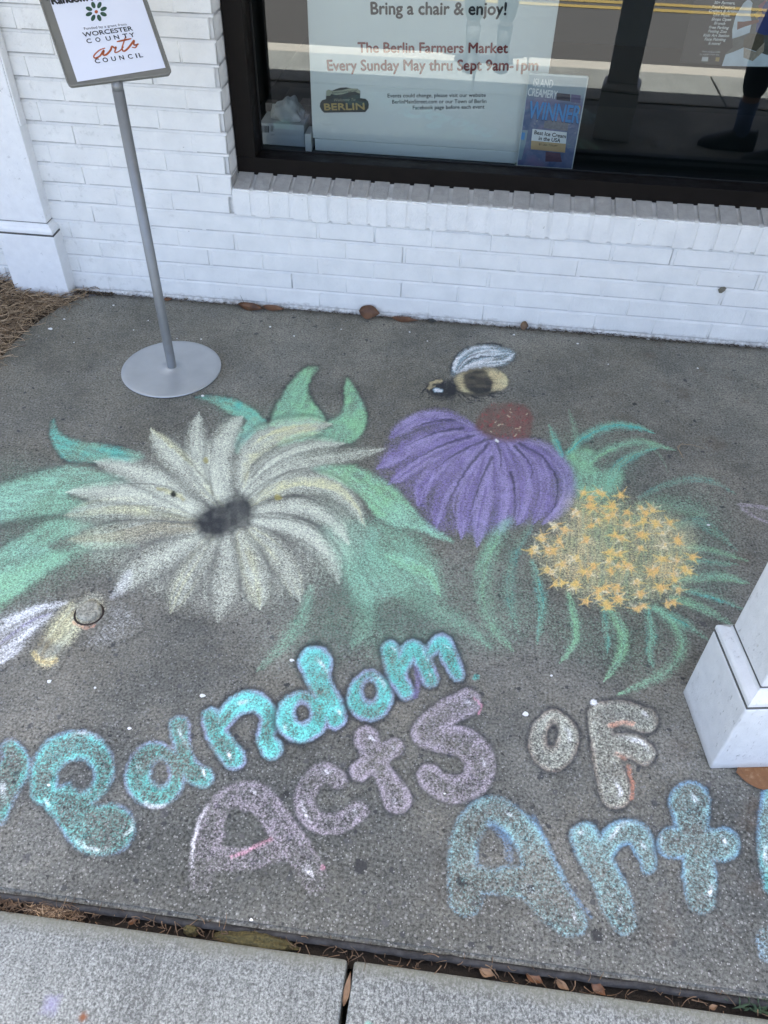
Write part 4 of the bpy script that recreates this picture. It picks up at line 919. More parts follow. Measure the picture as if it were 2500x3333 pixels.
PAL = {k: np.minimum((lin(v)*.80+lin(v).mean()*.20)*KCH, .92) if k not in ('char', 'dark') else lin(v)*1.3 for k, v in dict(sea=(124, 184, 152), seal=(142, 204, 176), leaf=(128, 190, 140), teal=(58, 176, 166), tealb=(80, 200, 195), cream=(196, 202, 184), yel=(204, 204, 158), white=(228, 232, 238), pur=(120, 104, 170), purl=(148, 136, 188), char=(44, 46, 50), mar=(106, 72, 66), red=(150, 58, 62), org=(236, 168, 84), gold=(226, 180, 82), peach=(238, 196, 158), lil=(166, 154, 172), pink=(205, 130, 160), blue=(82, 128, 170), aqua=(122, 178, 180), dgreen=(78, 118, 100), ochre=(150, 140, 60), dark=(30, 32, 30), ltbl=(150, 190, 215), mauve=(120, 110, 165), tan=(188, 172, 126), orr=(205, 130, 95)).items()}
KEYS = {}
def owner(thing_, part, label=None):
    OWNERS.append((thing_, part, label)); return len(OWNERS)-1
def stroke(reg, P, w, col, cov=.7, own=None, shape='petal', streak=.35, soft=.55, rim=None, out=None, seed=0, col2=None, outw=.22):
    """soft tapered chalk stroke: base -> tip"""
    s = REG[reg][2]; P = sm(tr(reg, P)); w = w*s; idx = sel(P, w*1.7+4)
    if not len(idx): return
    d, a, sd = near(P, idx)
    if shape == 'petal': pr = np.clip(.5+.62*np.sin(np.pi*np.clip(a*.9+.06, 0, 1)), 0, 1.1)*ss(1.02, .84, a)**.5
    elif shape == 'taper': pr = 1.05-.95*a
    elif shape == 'blade': pr = np.sin(np.pi*np.clip(a*.86+.12, 0, 1))**.7
    else: pr = np.ones_like(a)
    W_ = np.maximum(w*pr, .8); t = d/W_
    lat = lattice(1.0, 100+seed, sd*t*4.5+50, a*1.6+seed*3.7); lat2 = lattice(1.0, 300+seed, sd*t*11+50, a*2.5+seed)
    c = cov*ss(1.20, .92-soft, t)*(1-streak+streak*1.5*(lat*.6+lat2*.4))*(.72+.5*N1[idx])
    if out is not None:
        o = out*ss(1.0+outw*2.4, 1.0+outw*.6, t)*ss(.80, 1.02, t)*(.6+.7*N1[idx])*ss(1.0, .85, a*.98); put(idx, o, PAL['char'], own)
    C = PAL[col]
    if col2: f = ss(.35, .75, lat*.6+N1[idx]*.4)[:, None]; C = PAL[col]*(1-f)+PAL[col2]*f
    put(idx, c, C, own)
    if rim: put(idx, .5*cov*ss(.5, .9, t)*ss(1.1, .95, t)*(sd > 0)*(.5+.8*N1[idx]), PAL[rim], own)
def sdf_poly(P, idx):
    u, v = UU[idx], VV[idx]; best = np.full(len(idx), 1e9); ins = np.zeros(len(idx), bool)
    for i in range(len(P)):
        a, b = P[i], P[(i+1) % len(P)]; d = b-a; t = np.clip(((u-a[0])*d[0]+(v-a[1])*d[1])/max(d @ d, 1e-9), 0, 1)
        best = np.minimum(best, np.hypot(u-a[0]-t*d[0], v-a[1]-t*d[1]))
        if a[1] != b[1]: ins ^= ((a[1] > v) != (b[1] > v)) & (u < (b[0]-a[0])*(v-a[1])/(b[1]-a[1])+a[0])
    return np.where(ins, -best, best)
def fill(reg, P, col, cov=.6, own=None, soft=7, out=0.0, outw=6, col2=None, seed=0, rim=None, rimw=14, grain=(0, 1), ga=.3):
    P = sm(tr(reg, P), 5, True); idx = sel(P, soft+outw*2+6)
    if not len(idx): return
    d = sdf_poly(P, idx)
    an = math.atan2(grain[1], grain[0]); x, y = UU[idx], VV[idx]; s = (-x*math.sin(an)+y*math.cos(an)); l = x*math.cos(an)+y*math.sin(an)
    st_n = lattice(1.0, 500+seed, s/5.0+300, l/40.0+300)
    if out: put(idx, .75*out*ss(outw*2.8, outw*.1, d)*ss(-outw*1.0, outw*.3, d)*(.35+1.1*N1[idx]), PAL['char'], own)
    c = cov*ss(soft*.95, -soft*1.35, d)*(.68+.55*N1[idx])*(1-ga+2*ga*st_n)
    C = PAL[col]
    if col2: f = ss(.3, .75, N3[idx]*.5+N1[idx]*.5)[:, None]; C = PAL[col]*(1-f)+PAL[col2]*f
    put(idx, c, C, own)
    if rim: put(idx, cov*.8*ss(2, -3, d)*ss(-rimw, -3, d)*(.45+.9*N1[idx]), PAL[rim], own)
def dots(reg, pts, r, col, cov, own=None):
    for p in tr(reg, pts):
        P = np.array([p, p]); idx = sel(P, r*2+2); d = np.hypot(UU[idx]-p[0], VV[idx]-p[1]); put(idx, cov*ss(r*1.2, r*.5, d), PAL[col], own)
def letter(reg, strokes, col, cov, own, hole=None, rim='purl', outc=.7, hi=(), fillc=.55, col2=None, hole_r=None, outw=7, hic='white', edge=.9, outcol='char'):
    """bubble letter: union of round strokes, hollowed by a counter, dark charcoal halo, pale rim, white glints"""
    s = REG[reg][2]; allP = [(sm(tr(reg, [p[:2] for p in st_]), 6), st_) for st_ in strokes]
    PP_ = np.concatenate([a for a, _ in allP]); mw_ = max(p[2] for st_ in strokes for p in st_)*s
    idx = sel(PP_, mw_+outw*2.5+4)
    if not len(idx): return
    sd_ = np.full(len(idx), 1e9)
    for P, st_ in allP:
        d, a, _ = near(P, idx); ws = np.interp(a, np.linspace(0, 1, len(st_)), [p[2]*s for p in st_]); x = d-ws
        k = 6.0; h = np.clip(.5+.5*(x-sd_)/k, 0, 1) if sd_.min() < 1e8 else None
        sd_ = np.minimum(sd_, x) if h is None else np.where(sd_ > 1e8, x, x*(1-h)+sd_*h-k*h*(1-h))
    if hole:
        (hx, hy) = tr(reg, [hole[:2]])[0]; rx, ry = hole[2]*s, hole[3]*s; ro = hole[4] if len(hole) > 4 else 0
        ux, uy = UU[idx]-hx, VV[idx]-hy; a = ux*math.cos(ro)+uy*math.sin(ro); b = -ux*math.sin(ro)+uy*math.cos(ro)
        hd = (np.hypot(a/rx, b/ry)-1)*min(rx, ry); sd_ = np.maximum(sd_, -hd)
    n1 = N1[idx]
    put(idx, (1-.7*ss(1790, 1950, VV[idx]))*outc*.8*ss(outw*1.9, outw*.2, sd_)*ss(-3.5, 2.6, sd_)*(.35+1.05*n1), PAL[outcol], own)
    put(idx, outc*.42*ss(outw*3.4, outw*.5, sd_)*ss(-3.0, 2.2, sd_)*(.3+.9*N3[idx]), PAL[outcol], None)
    C = PAL[col]
    if col2: f = ss(.35, .7, n1*.6+N3[idx]*.4)[:, None]; C = PAL[col]*(1-f)+PAL[col2]*f
    body_ = .80*cov*ss(4.0, -8.5, sd_)*(fillc*.86+(1-fillc*.86)*ss(-24, -7, sd_))*(.40+1.1*n1)*(.75+.5*N3[idx])*(1-.38*ss(1790, 1950, VV[idx]+(N3[idx]-.5)*120))
    x_, y_ = UU[idx], VV[idx]; h1 = lattice(1.0, 601+len(OWNERS), (x_*.82+y_*.57)/3.4+300, (-x_*.57+y_*.82)/34+300); h2 = lattice(1.0, 701, (x_*.98-y_*.2)/2.6+300, (x_*.2+y_*.98)/24+300)
    body_ = body_*(.50+.62*h1+.42*h2)
    put(idx, body_, C, own)
    if rim: put(idx, (1-.5*ss(1790, 1950, VV[idx]+(N3[idx]-.5)*120))*cov*.55*edge*ss(3.5, -2.0, sd_)*ss(-12, -3.5, sd_)*(.25+1.1*lattice(.03, 77)[idx]), PAL[rim], own)
    for g in hi:
        P = sm(tr(reg, [p[:2] for p in g[0]])); i2 = sel(P, g[1]*s+3)
        if len(i2): d, a, _ = near(P, i2); put(i2, .8*g[2]*ss(g[1]*s*1.2, g[1]*s*.2, d)*np.sin(np.pi*np.clip(a, .06, .94))*(.25+1.2*N2[i2]), PAL[hic], None)

# ---- rubbed-in green haze under everything
hz = owner('smudge', None)
for P, cv, sf in (([(-40, 1010), (120, 1000), (230, 1100), (260, 1200), (120, 1280), (-40, 1330)], .26, 46), ([(690, 1060), (850, 1120), (960, 1200), (1010, 1300), (940, 1380), (760, 1420), (640, 1400), (690, 1250)], .30, 55), ([(560, 1280), (700, 1240), (880, 1290), (1080, 1330), (1040, 1420), (760, 1450), (560, 1450)], .15, 60), ([(1010, 1150), (1130, 1120), (1180, 1200), (1170, 1320), (1120, 1400), (1030, 1380)], .24, 46), ([(1170, 930), (1300, 930), (1420, 960), (1330, 1080), (1210, 1080)], .26, 40), ([(1380, 1060), (1540, 1060), (1600, 1180), (1590, 1290), (1480, 1300)], .24, 46), ([(1160, 1300), (1320, 1310), (1470, 1280), (1480, 1400), (1380, 1470), (1240, 1440), (1150, 1400)], .20, 50), ([(430, 870), (600, 860), (760, 880), (790, 980), (640, 1000), (520, 950)], .16, 36)):
    fill('V', P, 'sea', cv, hz, sf, 0, seed=240, col2='dgreen', ga=.15)
# ---- daisy with its leaves
T = 'daisy'; lf = lambda l=None: owner(T, 'leaf', l)
fill('A', [(-60, 880), (150, 785), (350, 728), (520, 714), (700, 760), (830, 822), (600, 868), (430, 900), (560, 965), (450, 1010), (200, 1040), (-60, 1075)], 'sea', .52, lf(), 9, .35, col2='seal', seed=1, grain=(1, -.1))
fill('V', [(200, 1136), (120, 1122), (60, 1150), (-10, 1200), (-30, 1300), (30, 1290), (90, 1245), (150, 1205), (110, 1180)], 'sea', .48, lf(), 9, .1, seed=2, col2='seal', grain=(1, -.7))
fill('V', [(295, 1180), (210, 1186), (140, 1218), (80, 1262), (20, 1305), (-25, 1335), (-25, 1255), (40, 1225), (120, 1190), (200, 1170)], 'sea', .40, lf(), 10, .05, col2='leaf', seed=3, grain=(1, -.5))
fill('A', [(340, 420), (370, 490), (460, 545), (620, 575), (800, 608), (915, 652), (860, 692), (700, 697), (560, 692), (430, 685), (355, 612), (318, 520)], 'sea', .66, lf(), 6, .65, 5, col2='teal', seed=4, grain=(1, .3))
fill('B', [(262, 284), (400, 272), (540, 303), (640, 358), (712, 430), (738, 470), (640, 512), (562, 602), (530, 645), (512, 590), (530, 520), (590, 425), (520, 402), (425, 355), (340, 306)], 'sea', .72, lf(), 5, .5, 5, col2='teal', seed=5, grain=(1, .6))
fill('B', [(1045, 92), (960, 100), (860, 200), (790, 310), (750, 410), (748, 472), (900, 466), (1085, 446), (1060, 370), (1000, 290), (980, 220), (1005, 150)], 'sea', .74, lf(), 5, .75, 5, col2='leaf', seed=6, grain=(.4, -1))
fill('B', [(1230, 160), (1285, 230), (1342, 340), (1352, 430), (1322, 520), (1240, 572), (1120, 565), (1000, 552), (790, 596), (850, 522), (1000, 490), (1130, 470), (1100, 440), (1182, 390), (1212, 310), (1212, 230)], 'sea', .70, lf(), 5, .7, 5, col2='leaf', seed=7, grain=(.5, -1))
fill('V', [(690, 1150), (760, 1120), (860, 1130), (930, 1180), (960, 1290), (900, 1275), (850, 1290), (790, 1310), (740, 1250)], 'sea', .36, lf(), 16, 0, col2='seal', seed=9, grain=(.7, 1))
stroke('V', [(740, 1180), (775, 1260), (790, 1340), (760, 1400)], 42, 'sea', .30, lf(), 'blade', seed=11, soft=.9)
stroke('V', [(672, 1270), (650, 1340), (610, 1395), (555, 1450)], 24, 'sea', .36, lf(), 'blade', seed=12, soft=.9)
stroke('V', [(800, 1180), (840, 1250), (930, 1312), (1008, 1355), (1060, 1400)], 36, 'sea', .36, lf(), 'blade', seed=13, soft=.9)
fill('V', [(672, 1012), (753, 1003), (808, 1023), (862, 1060), (916, 1123), (980, 1170), (940, 1162), (892, 1144), (848, 1137), (814, 1117), (801, 1103), (774, 1069), (723, 1038)], 'seal', .72, lf(), 6, .25, 5, col2='leaf', seed=8, grain=(1, .8))
stroke('F', [(1000, 120), (1180, 190), (1270, 250), (1330, 370)], 60, 'leaf', .55, lf(), 'blade', seed=14, soft=.8, col2='seal')
pt = lambda: owner(T, 'petal')
# the faint back of the flower, then every petal
fill('V', [(250, 1020), (330, 950), (440, 930), (560, 930), (700, 1000), (780, 1100), (740, 1230), (620, 1300), (450, 1330), (280, 1270), (170, 1170), (180, 1080)], 'cream', .30, owner(T, 'petal_shade'), 34, 0, seed=20)
pet = [('V', [(555, 1130), (620, 1138), (682, 1170), (718, 1215), (732, 1262)], 21, 'cream', .50), ('V', [(545, 1148), (592, 1185), (626, 1235), (648, 1300)], 23, 'cream', .52),
       ('V', [(520, 1158), (540, 1215), (556, 1270), (562, 1318)], 26, 'yel', .58), ('V', [(490, 1165), (490, 1220), (484, 1285), (468, 1345)], 24, 'cream', .46),
       ('V', [(462, 1160), (425, 1215), (392, 1270), (368, 1325)], 25, 'cream', .42), ('V', [(440, 1150), (372, 1190), (305, 1230), (246, 1284)], 27, 'cream', .52),
       ('V', [(418, 1138), (332, 1140), (240, 1160), (148, 1168)], 24, 'tan', .40), ('V', [(424, 1112), (334, 1096), (238, 1096), (140, 1114)], 24, 'cream', .56),
       ('A', [(1290, 1040), (1080, 945), (880, 890), (660, 880), (420, 882)], 58, 'cream', .60), ('A', [(1290, 1010), (1130, 890), (960, 790), (800, 735), (600, 688)], 66, 'cream', .64),
       ('A', [(1400, 960), (1250, 800), (1085, 640), (1000, 550), (962, 478)], 74, 'cream', .66), ('A', [(1400, 900), (1315, 760), (1262, 620), (1250, 500), (1265, 378)], 68, 'cream', .64),
       ('A', [(1430, 930), (1415, 800), (1400, 660), (1435, 520), (1540, 402)], 76, 'cream', .64), ('B', [(560, 830), (590, 680), (680, 570), (860, 495), (1125, 452)], 74, 'cream', .66),
       ('B', [(575, 880), (690, 740), (840, 645), (1000, 592), (1215, 575)], 52, 'cream', .62), ('B', [(600, 910), (710, 820), (870, 730), (1060, 675), (1250, 652), (1470, 606)], 48, 'cream', .58),
       ('B', [(630, 950), (760, 868), (960, 822), (1140, 856), (1265, 960), (1340, 1100)], 58, 'cream', .64), ('B', [(640, 1010), (790, 985), (960, 985), (1095, 1042), (1185, 1115), (1240, 1220)], 52, 'cream', .60),
       ('B', [(635, 1060), (780, 1076), (910, 1112), (1030, 1180), (1110, 1290)], 48, 'cream', .54)]
for i, (rg, P, w, c, cv) in enumerate(pet): stroke(rg, P, w*1.16, c, min(.9, cv*(1.08 if rg != 'V' else .86)), pt(), 'petal', .34, .85, out=.30, seed=30+i, col2='yel' if i % 3 == 1 else 'cream', outw=.14)
for i, (rg, P) in enumerate((('B', [(660, 900), (760, 810), (900, 745), (1100, 715), (1300, 690)]), ('B', [(700, 930), (900, 905), (1040, 950), (1150, 1040), (1240, 1150)]), ('B', [(620, 790), (720, 690), (860, 610), (1050, 560)]), ('A', [(1250, 930), (1060, 850), (850, 830), (620, 850)]), ('A', [(1210, 1085), (950, 1060), (760, 1065), (560, 1110)]), ('A', [(1320, 830), (1200, 680), (1090, 600)]), ('B', [(640, 1040), (850, 1060), (1010, 1110), (1150, 1240)]), ('V', [(505, 1165), (515, 1230), (522, 1290)]), ('V', [(455, 1170), (430, 1230), (410, 1290)]), ('A', [(1350, 900), (1330, 760), (1340, 660)]))):
    stroke(rg, P, 15 if rg != 'V' else 5, 'char', .38, None, 'taper', .3, .8, seed=60+i)
fill('A', [(1238, 1085), (1255, 1020), (1350, 968), (1495, 912), (1585, 930), (1612, 990), (1590, 1052), (1500, 1112), (1400, 1162), (1300, 1160)], 'char', .88, owner(T, 'flower_centre', 'smudged charcoal flower centre'), 9, .5, 6, seed=70, ga=.12)
for P, w, c, cv in (([(1000, 860), (1080, 880), (1170, 930)], 16, 'ochre', .6), ([(1060, 885), (1150, 905)], 20, 'yel', .6)): stroke('A', P, w, c, cv, None, 'const', .3, .8, seed=72)
dots('A', [(1308, 680)], 7, 'ochre', .75); dots('B', [(790, 916)], 9, 'ochre', .75); dots('A', [(1105, 897)], 8, 'dark', .97)

# ---- coneflower
T = 'cone'
cp_ = [([(760, 282), (640, 225), (480, 212), (340, 262), (225, 350)], 54), ([(790, 312), (620, 316), (430, 366), (285, 455), (150, 540)], 64), ([(815, 335), (660, 380), (480, 450), (330, 555), (220, 640)], 62), ([(1045, 372), (1200, 410), (1325, 520), (1372, 660), (1318, 790), (1200, 890)], 62),
       ([(835, 348), (700, 430), (560, 530), (445, 650), (410, 780)], 64), ([(1000, 372), (1145, 455), (1215, 580), (1222, 730), (1140, 890)], 70), ([(855, 352), (755, 470), (640, 600), (555, 745), (525, 915)], 64), ([(960, 372), (1055, 500), (1098, 640), (1085, 790), (1040, 900)], 70), ([(872, 362), (812, 500), (740, 650), (700, 800), (690, 985)], 62), ([(892, 366), (882, 520), (855, 680), (815, 850), (785, 1040)], 64), ([(920, 370), (962, 520), (975, 680), (955, 830), (930, 960)], 66)]
fill('C', [(760, 270), (620, 180), (480, 178), (340, 215), (240, 290), (200, 400), (150, 480), (150, 570), (300, 680), (410, 800), (520, 930), (700, 960), (870, 960), (1060, 900), (1250, 860), (1390, 720), (1405, 620), (1340, 490), (1180, 390), (1000, 372), (860, 345)], 'pur', .40, owner(T, 'petal_shade'), 12, .1, seed=80)
for i, (P, w) in enumerate(cp_): stroke('C', P, w, 'pur', .62, owner(T, 'petal'), 'petal', .55, .55, out=.18, seed=81+i, col2='purl', outw=.10)
for i, P in enumerate(([(880, 345), (740, 400), (600, 480), (480, 570)], [(912, 372), (940, 470), (925, 580)], [(1060, 380), (1200, 465), (1290, 600), (1285, 750), (1230, 850)], [(1000, 560), (1025, 680), (1025, 810)], [(640, 232), (500, 240), (370, 290)], [(700, 282), (520, 312), (340, 392)], [(760, 330), (620, 370), (470, 440), (330, 520)], [(860, 380), (740, 520), (640, 680), (560, 860)], [(1030, 400), (1130, 520), (1130, 600)], [(880, 470), (800, 640), (760, 780)])): stroke('C', P, 15, 'char', .66, None, 'taper', .3, .8, seed=95+i)
for i, P in enumerate(([(520, 560), (470, 680), (460, 740)], [(880, 560), (800, 720), (740, 850)], [(1200, 480), (1240, 600), (1230, 700)], [(560, 330), (420, 400), (300, 490)], [(700, 600), (640, 740), (640, 830)], [(1340, 700), (1290, 800), (1200, 900)])): stroke('C', P, 14, 'purl', .6, None, 'blade', .5, .8, seed=110+i)
ow = owner(T, 'flower_cone', 'rusty red speckled cone')
fill('C', [(768, 272), (800, 190), (870, 132), (980, 110), (1080, 132), (1142, 185), (1142, 270), (1112, 350), (1000, 372), (890, 357), (818, 322)], 'mar', .62, ow, 6, .12, 5, seed=115, ga=.15)
r6 = random.Random(6)
fill('C', [(930, 190), (1080, 140), (1130, 200), (1125, 300), (1050, 330), (980, 260)], 'red', .18, ow, 14, 0, seed=116)
for _ in range(60):
    a = r6.uniform(0, math.tau); q_ = math.sqrt(r6.random()); x_, y_ = 965+q_*165*math.cos(a), 240+q_*118*math.sin(a)
    stroke('C', [(x_, y_), (x_+r6.uniform(-14, 14), y_+r6.uniform(-14, 14))], 5, r6.choice(['red', 'red', 'red', 'peach']), r6.uniform(.3, .65), None, 'const', .2, .6, seed=r6.randint(1, 90))
dots('C', [(908, 357), (918, 362)], 3, 'white', .95)

# ---- star flower: green blades and yellow florets
T = 'star'; bl = lambda: owner(T, 'leaf_blade')
fill('D', [(370, 350), (470, 305), (560, 330), (545, 400), (585, 450), (700, 445), (745, 475), (690, 600), (560, 640), (440, 585), (420, 450)], 'sea', .62, owner(T, 'stem'), 10, .1, seed=120, col2='leaf')
B_ = [('D', [(350, 360), (300, 250), (268, 160)], 34, .72), ('D', [(430, 330), (432, 200), (392, 66)], 34, .34), ('D', [(390, 340), (480, 250), (650, 172), (800, 172), (940, 216)], 42, .74), ('D', [(520, 420), (610, 340), (780, 278), (900, 282), (1075, 328)], 36, .66), ('D', [(650, 540), (700, 430), (830, 345), (960, 310)], 42, .60), ('D', [(900, 290), (980, 370), (1030, 480)], 16, .25),
      ('D', [(840, 630), (1000, 545), (1180, 505), (1330, 530), (1450, 605)], 38, .36), ('D', [(830, 680), (960, 660), (1100, 680), (1290, 740)], 80, .28), ('D', [(1010, 820), (1200, 780), (1330, 850), (1465, 960)], 44, .30), ('D', [(1100, 935), (1300, 962), (1540, 1030)], 32, .44), ('D', [(1150, 1020), (1340, 1040), (1470, 1052)], 26, .48), ('D', [(1100, 1150), (1340, 1125), (1540, 1172)], 46, .56),
      ('G', [(1060, 120), (1300, 180), (1520, 266)], 34, .52), ('G', [(1040, 180), (1250, 262), (1450, 376)], 44, .60), ('G', [(920, 250), (1130, 352), (1285, 462)], 46, .56), ('G', [(940, 250), (1060, 360), (1112, 480), (1050, 622), (900, 722), (695, 806)], 60, .58), ('G', [(890, 240), (920, 420), (905, 540), (935, 630)], 44, .62), ('G', [(630, 230), (732, 400), (722, 560), (615, 718)], 54, .62), ('G', [(610, 250), (640, 420), (640, 540)], 40, .46),
      ('G', [(390, 160), (432, 350), (430, 470), (330, 610)], 46, .60), ('G', [(160, -40), (222, 200), (205, 400), (190, 490)], 46, .50), ('V', [(1100, 1125), (1062, 1190), (1042, 1270), (1062, 1350), (1108, 1405)], 26, .40), ('V', [(1145, 1140), (1108, 1205), (1100, 1290), (1122, 1372)], 20, .28), ('C', [(960, 880), (880, 1000), (820, 1110), (760, 1230)], 60, .34)]
for i, (rg, P, w, cv) in enumerate(B_): stroke(rg, P, w, 'sea', cv*.98, bl(), 'blade', .45, .95, seed=121+i, col2='leaf' if i % 2 else 'teal', out=.10 if cv > .5 else None)
fill('D', [(450, 590), (800, 650), (1150, 800), (1210, 1000), (1110, 1210), (820, 1320), (500, 1270), (240, 1110), (180, 950), (340, 770)], 'leaf', .40, owner(T, 'floret_bed'), 30, 0, seed=150, col2='yel')
fill('D', [(450, 620), (800, 680), (1120, 820), (1160, 1000), (1080, 1190), (820, 1290), (500, 1240), (260, 1090), (220, 950), (360, 790)], 'org', .22, len(OWNERS)-1, 30, 0, seed=151, ga=.6)
FL = [(485, 595), (610, 600), (725, 610), (545, 680), (665, 680), (435, 720), (640, 745), (765, 720), (850, 690), (925, 705), (300, 805), (535, 805), (370, 830), (765, 800), (865, 770), (955, 785), (1035, 785), (220, 870), (335, 905), (505, 890), (690, 865), (870, 870), (990, 855), (160, 970), (260, 960), (650, 975), (850, 945), (1000, 930), (1090, 910), (440, 1010), (260, 1080), (355, 1050), (550, 1060), (650, 1025), (720, 980), (985, 1015), (1080, 1020), (1180, 1005), (660, 1090), (780, 1070), (940, 1090), (1060, 1110), (1135, 1080), (490, 1100), (825, 1160), (310, 1175), (430, 1190), (620, 1200), (970, 1200), (1090, 1215), (500, 1285), (590, 1265), (720, 1270), (840, 1240), (870, 1315), (1020, 1310), (640, 1318), (700, 1210)]
FL = FL+[(x_+r6.uniform(-45, 45), y_+r6.uniform(-35, 35)) for x_, y_ in r6.sample(FL, 34)]
for i, (x, y) in enumerate(FL):
    o_ = owner(T, 'floret'); a0 = r6.uniform(0, 6.3); k = r6.choice([5, 6, 7, 8]); big = r6.uniform(.8, 1.25)
    c1 = r6.choice(['org', 'gold', 'gold', 'org', 'peach'])
    for j in range(k):
        a = a0+j*math.tau/k+r6.uniform(-.3, .3); L = r6.uniform(34, 66)*big*1.12
        stroke('D', [(x, y), (x+L*.5*math.cos(a), y+L*.42*math.sin(a)), (x+L*math.cos(a), y+L*.8*math.sin(a))], r6.uniform(12, 22), r6.choice([c1, c1, 'peach', 'gold', 'org']), r6.uniform(.55, .95), o_, 'taper', .6, 1.0, seed=r6.randint(1, 90))
    dots('D', [(x, y)], 7, c1, .40, o_); dots('D', [(x+r6.uniform(-8, 8), y+r6.uniform(-8, 8))], 4.5, 'gold', .6, o_)
stroke('D', [(1470, 668), (1560, 678), (1690, 695)], 14, 'lil', .5, owner('smudge', None), 'const', .4, .8, seed=3); stroke('D', [(1490, 690), (1570, 745), (1700, 800)], 16, 'lil', .45, len(OWNERS)-1, 'const', .4, .8, seed=4); fill('D', [(1500, 670), (1700, 690), (1700, 800), (1590, 750)], 'lil', .2, len(OWNERS)-1, 8)

# ---- upper bee
T = 'bee'
ow = owner(T, 'wing')
fill('H', [(655, 425), (685, 290), (765, 190), (900, 132), (1100, 138), (1290, 208), (1205, 322), (1050, 347), (900, 362), (780, 392), (712, 428)], 'ltbl', .40, ow, 5, .5, 4, seed=160, grain=(1, -.25))
for i, P in enumerate(([(690, 400), (720, 290), (820, 190), (950, 150), (1110, 160)], [(710, 410), (780, 300), (900, 240), (1080, 220), (1270, 215)], [(730, 405), (850, 330), (1000, 300), (1180, 290)], [(760, 390), (900, 345), (1060, 335), (1200, 310)], [(1130, 300), (1200, 280), (1275, 218)], [(680, 380), (700, 300), (760, 230)], [(830, 240), (980, 190), (1150, 190)], [(800, 340), (940, 290), (1120, 250)])): stroke('H', P, 22, 'white', .8, ow, 'blade', .6, .8, seed=161+i)
for i, P in enumerate(([(648, 430), (670, 310), (740, 200), (830, 145)], [(900, 125), (1050, 115), (1150, 135)], [(720, 380), (800, 270), (930, 210)], [(820, 300), (960, 250), (1130, 245)])): stroke('H', P, 9, 'char', .7, ow, 'const', .4, .7, seed=170+i)
ow = owner(T, 'abdomen')
fill('H', [(690, 455), (800, 392), (950, 360), (1100, 368), (1192, 430), (1224, 490), (1182, 562), (1060, 602), (900, 622), (780, 612), (715, 560)], 'tan', .85, ow, 5, .5, 4, col2='yel', seed=175, grain=(1, 0))
stroke('H', [(720, 590), (850, 618), (1000, 610), (1150, 585)], 34, 'char', .7, ow, 'blade', .4, .8, seed=174)
fill('H', [(795, 398), (975, 362), (1030, 430), (1072, 500), (1045, 596), (900, 618), (800, 565), (775, 470)], 'char', .97, ow, 5, 0, seed=176, grain=(1, 0), ga=.08)
for i in range(9): stroke('H', [(700+i*6, 470+i*17), (800, 460+i*17), (860, 462+i*17)], 7, 'char', .35, ow, 'taper', .5, .8, seed=177+i); stroke('H', [(1000, 440+i*17), (1080, 438+i*18), (1110, 440+i*18)], 7, 'char', .45, ow, 'taper', .5, .8, seed=187+i)
ow = owner(T, 'head')
fill('H', [(425, 560), (450, 500), (540, 468), (660, 480), (725, 540), (715, 610), (650, 655), (560, 660), (480, 630)], 'char', .92, ow, 6, .5, 4, seed=190)
stroke('H', [(432, 555), (470, 505), (560, 485)], 22, 'tan', .75, ow, 'const', .4, .7, seed=191); stroke('H', [(440, 570), (470, 540), (500, 535)], 12, 'tan', .5, ow, 'const', .4, .7)
stroke('H', [(495, 570), (560, 585)], 24, 'ltbl', .8, ow, 'const', .2, .8); stroke('H', [(505, 572), (560, 584)], 14, 'white', .97, ow, 'const', .1, .6)
for i, (P, w) in enumerate((([(440, 525), (385, 575), (345, 650)], 14), ([(425, 570), (440, 610), (440, 668)], 15), ([(735, 630), (790, 685), (880, 705)], 10), ([(770, 620), (850, 675), (1000, 686)], 11), ([(860, 625), (930, 660), (1030, 655)], 12), ([(1030, 630), (1110, 640), (1200, 630)], 10), ([(1040, 610), (1180, 602), (1262, 564)], 11), ([(390, 580), (375, 640), (365, 660)], 9))): stroke('H', P, w, 'char', .85, owner(T, 'leg' if 2 <= i < 7 else 'antenna'), 'taper', .3, .7, seed=195+i)

# ---- lower bee around the metal cap
T = 'lowbee'; ow = owner(T, 'wing')
fill('E', [(-80, 560), (60, 480), (150, 440), (300, 400), (430, 412), (340, 500), (230, 605), (150, 705), (30, 790), (-80, 840)], 'white', .36, ow, 16, .1, seed=200, grain=(1, -.6), ga=.5)
for i, P in enumerate(([(420, 415), (260, 450), (100, 520), (-60, 620)], [(330, 490), (200, 580), (60, 720), (-60, 790)], [(150, 690), (60, 760), (-40, 810)], [(300, 430), (160, 480), (20, 530), (-60, 560)], [(240, 560), (120, 640), (0, 720)])): stroke('E', P, 30, 'white', .55, ow, 'blade', .6, 1.0, seed=201+i)
stroke('E', [(330, 480), (200, 530), (60, 630), (-40, 720)], 14, 'mauve', .4, ow, 'blade', .5, .8)
ow = owner(T, 'abdomen')
stroke('E', [(590, 430), (450, 530), (390, 610), (330, 680), (290, 760)], 105, 'tan', .46, ow, 'const', .5, .6, seed=210, col2='cream')
fill('E', [(300, 560), (420, 420), (470, 410), (470, 500), (520, 560), (480, 640), (400, 690), (300, 640)], 'yel', .40, ow, 12, 0, seed=211)
fill('E', [(240, 640), (320, 640), (410, 700), (370, 750), (250, 720)], 'dark', .34, ow, 12, 0, seed=212)
stroke('E', [(215, 735), (250, 785), (310, 795), (355, 770)], 28, 'gold', .5, ow, 'const', .5, .7, seed=213, col2='yel')
stroke('E', [(405, 560), (415, 610), (395, 650)], 16, 'char', .35, ow, 'const', .3, .8); stroke('E', [(470, 540), (540, 575), (600, 560)], 18, 'orr', .4, ow, 'const', .4, .8)
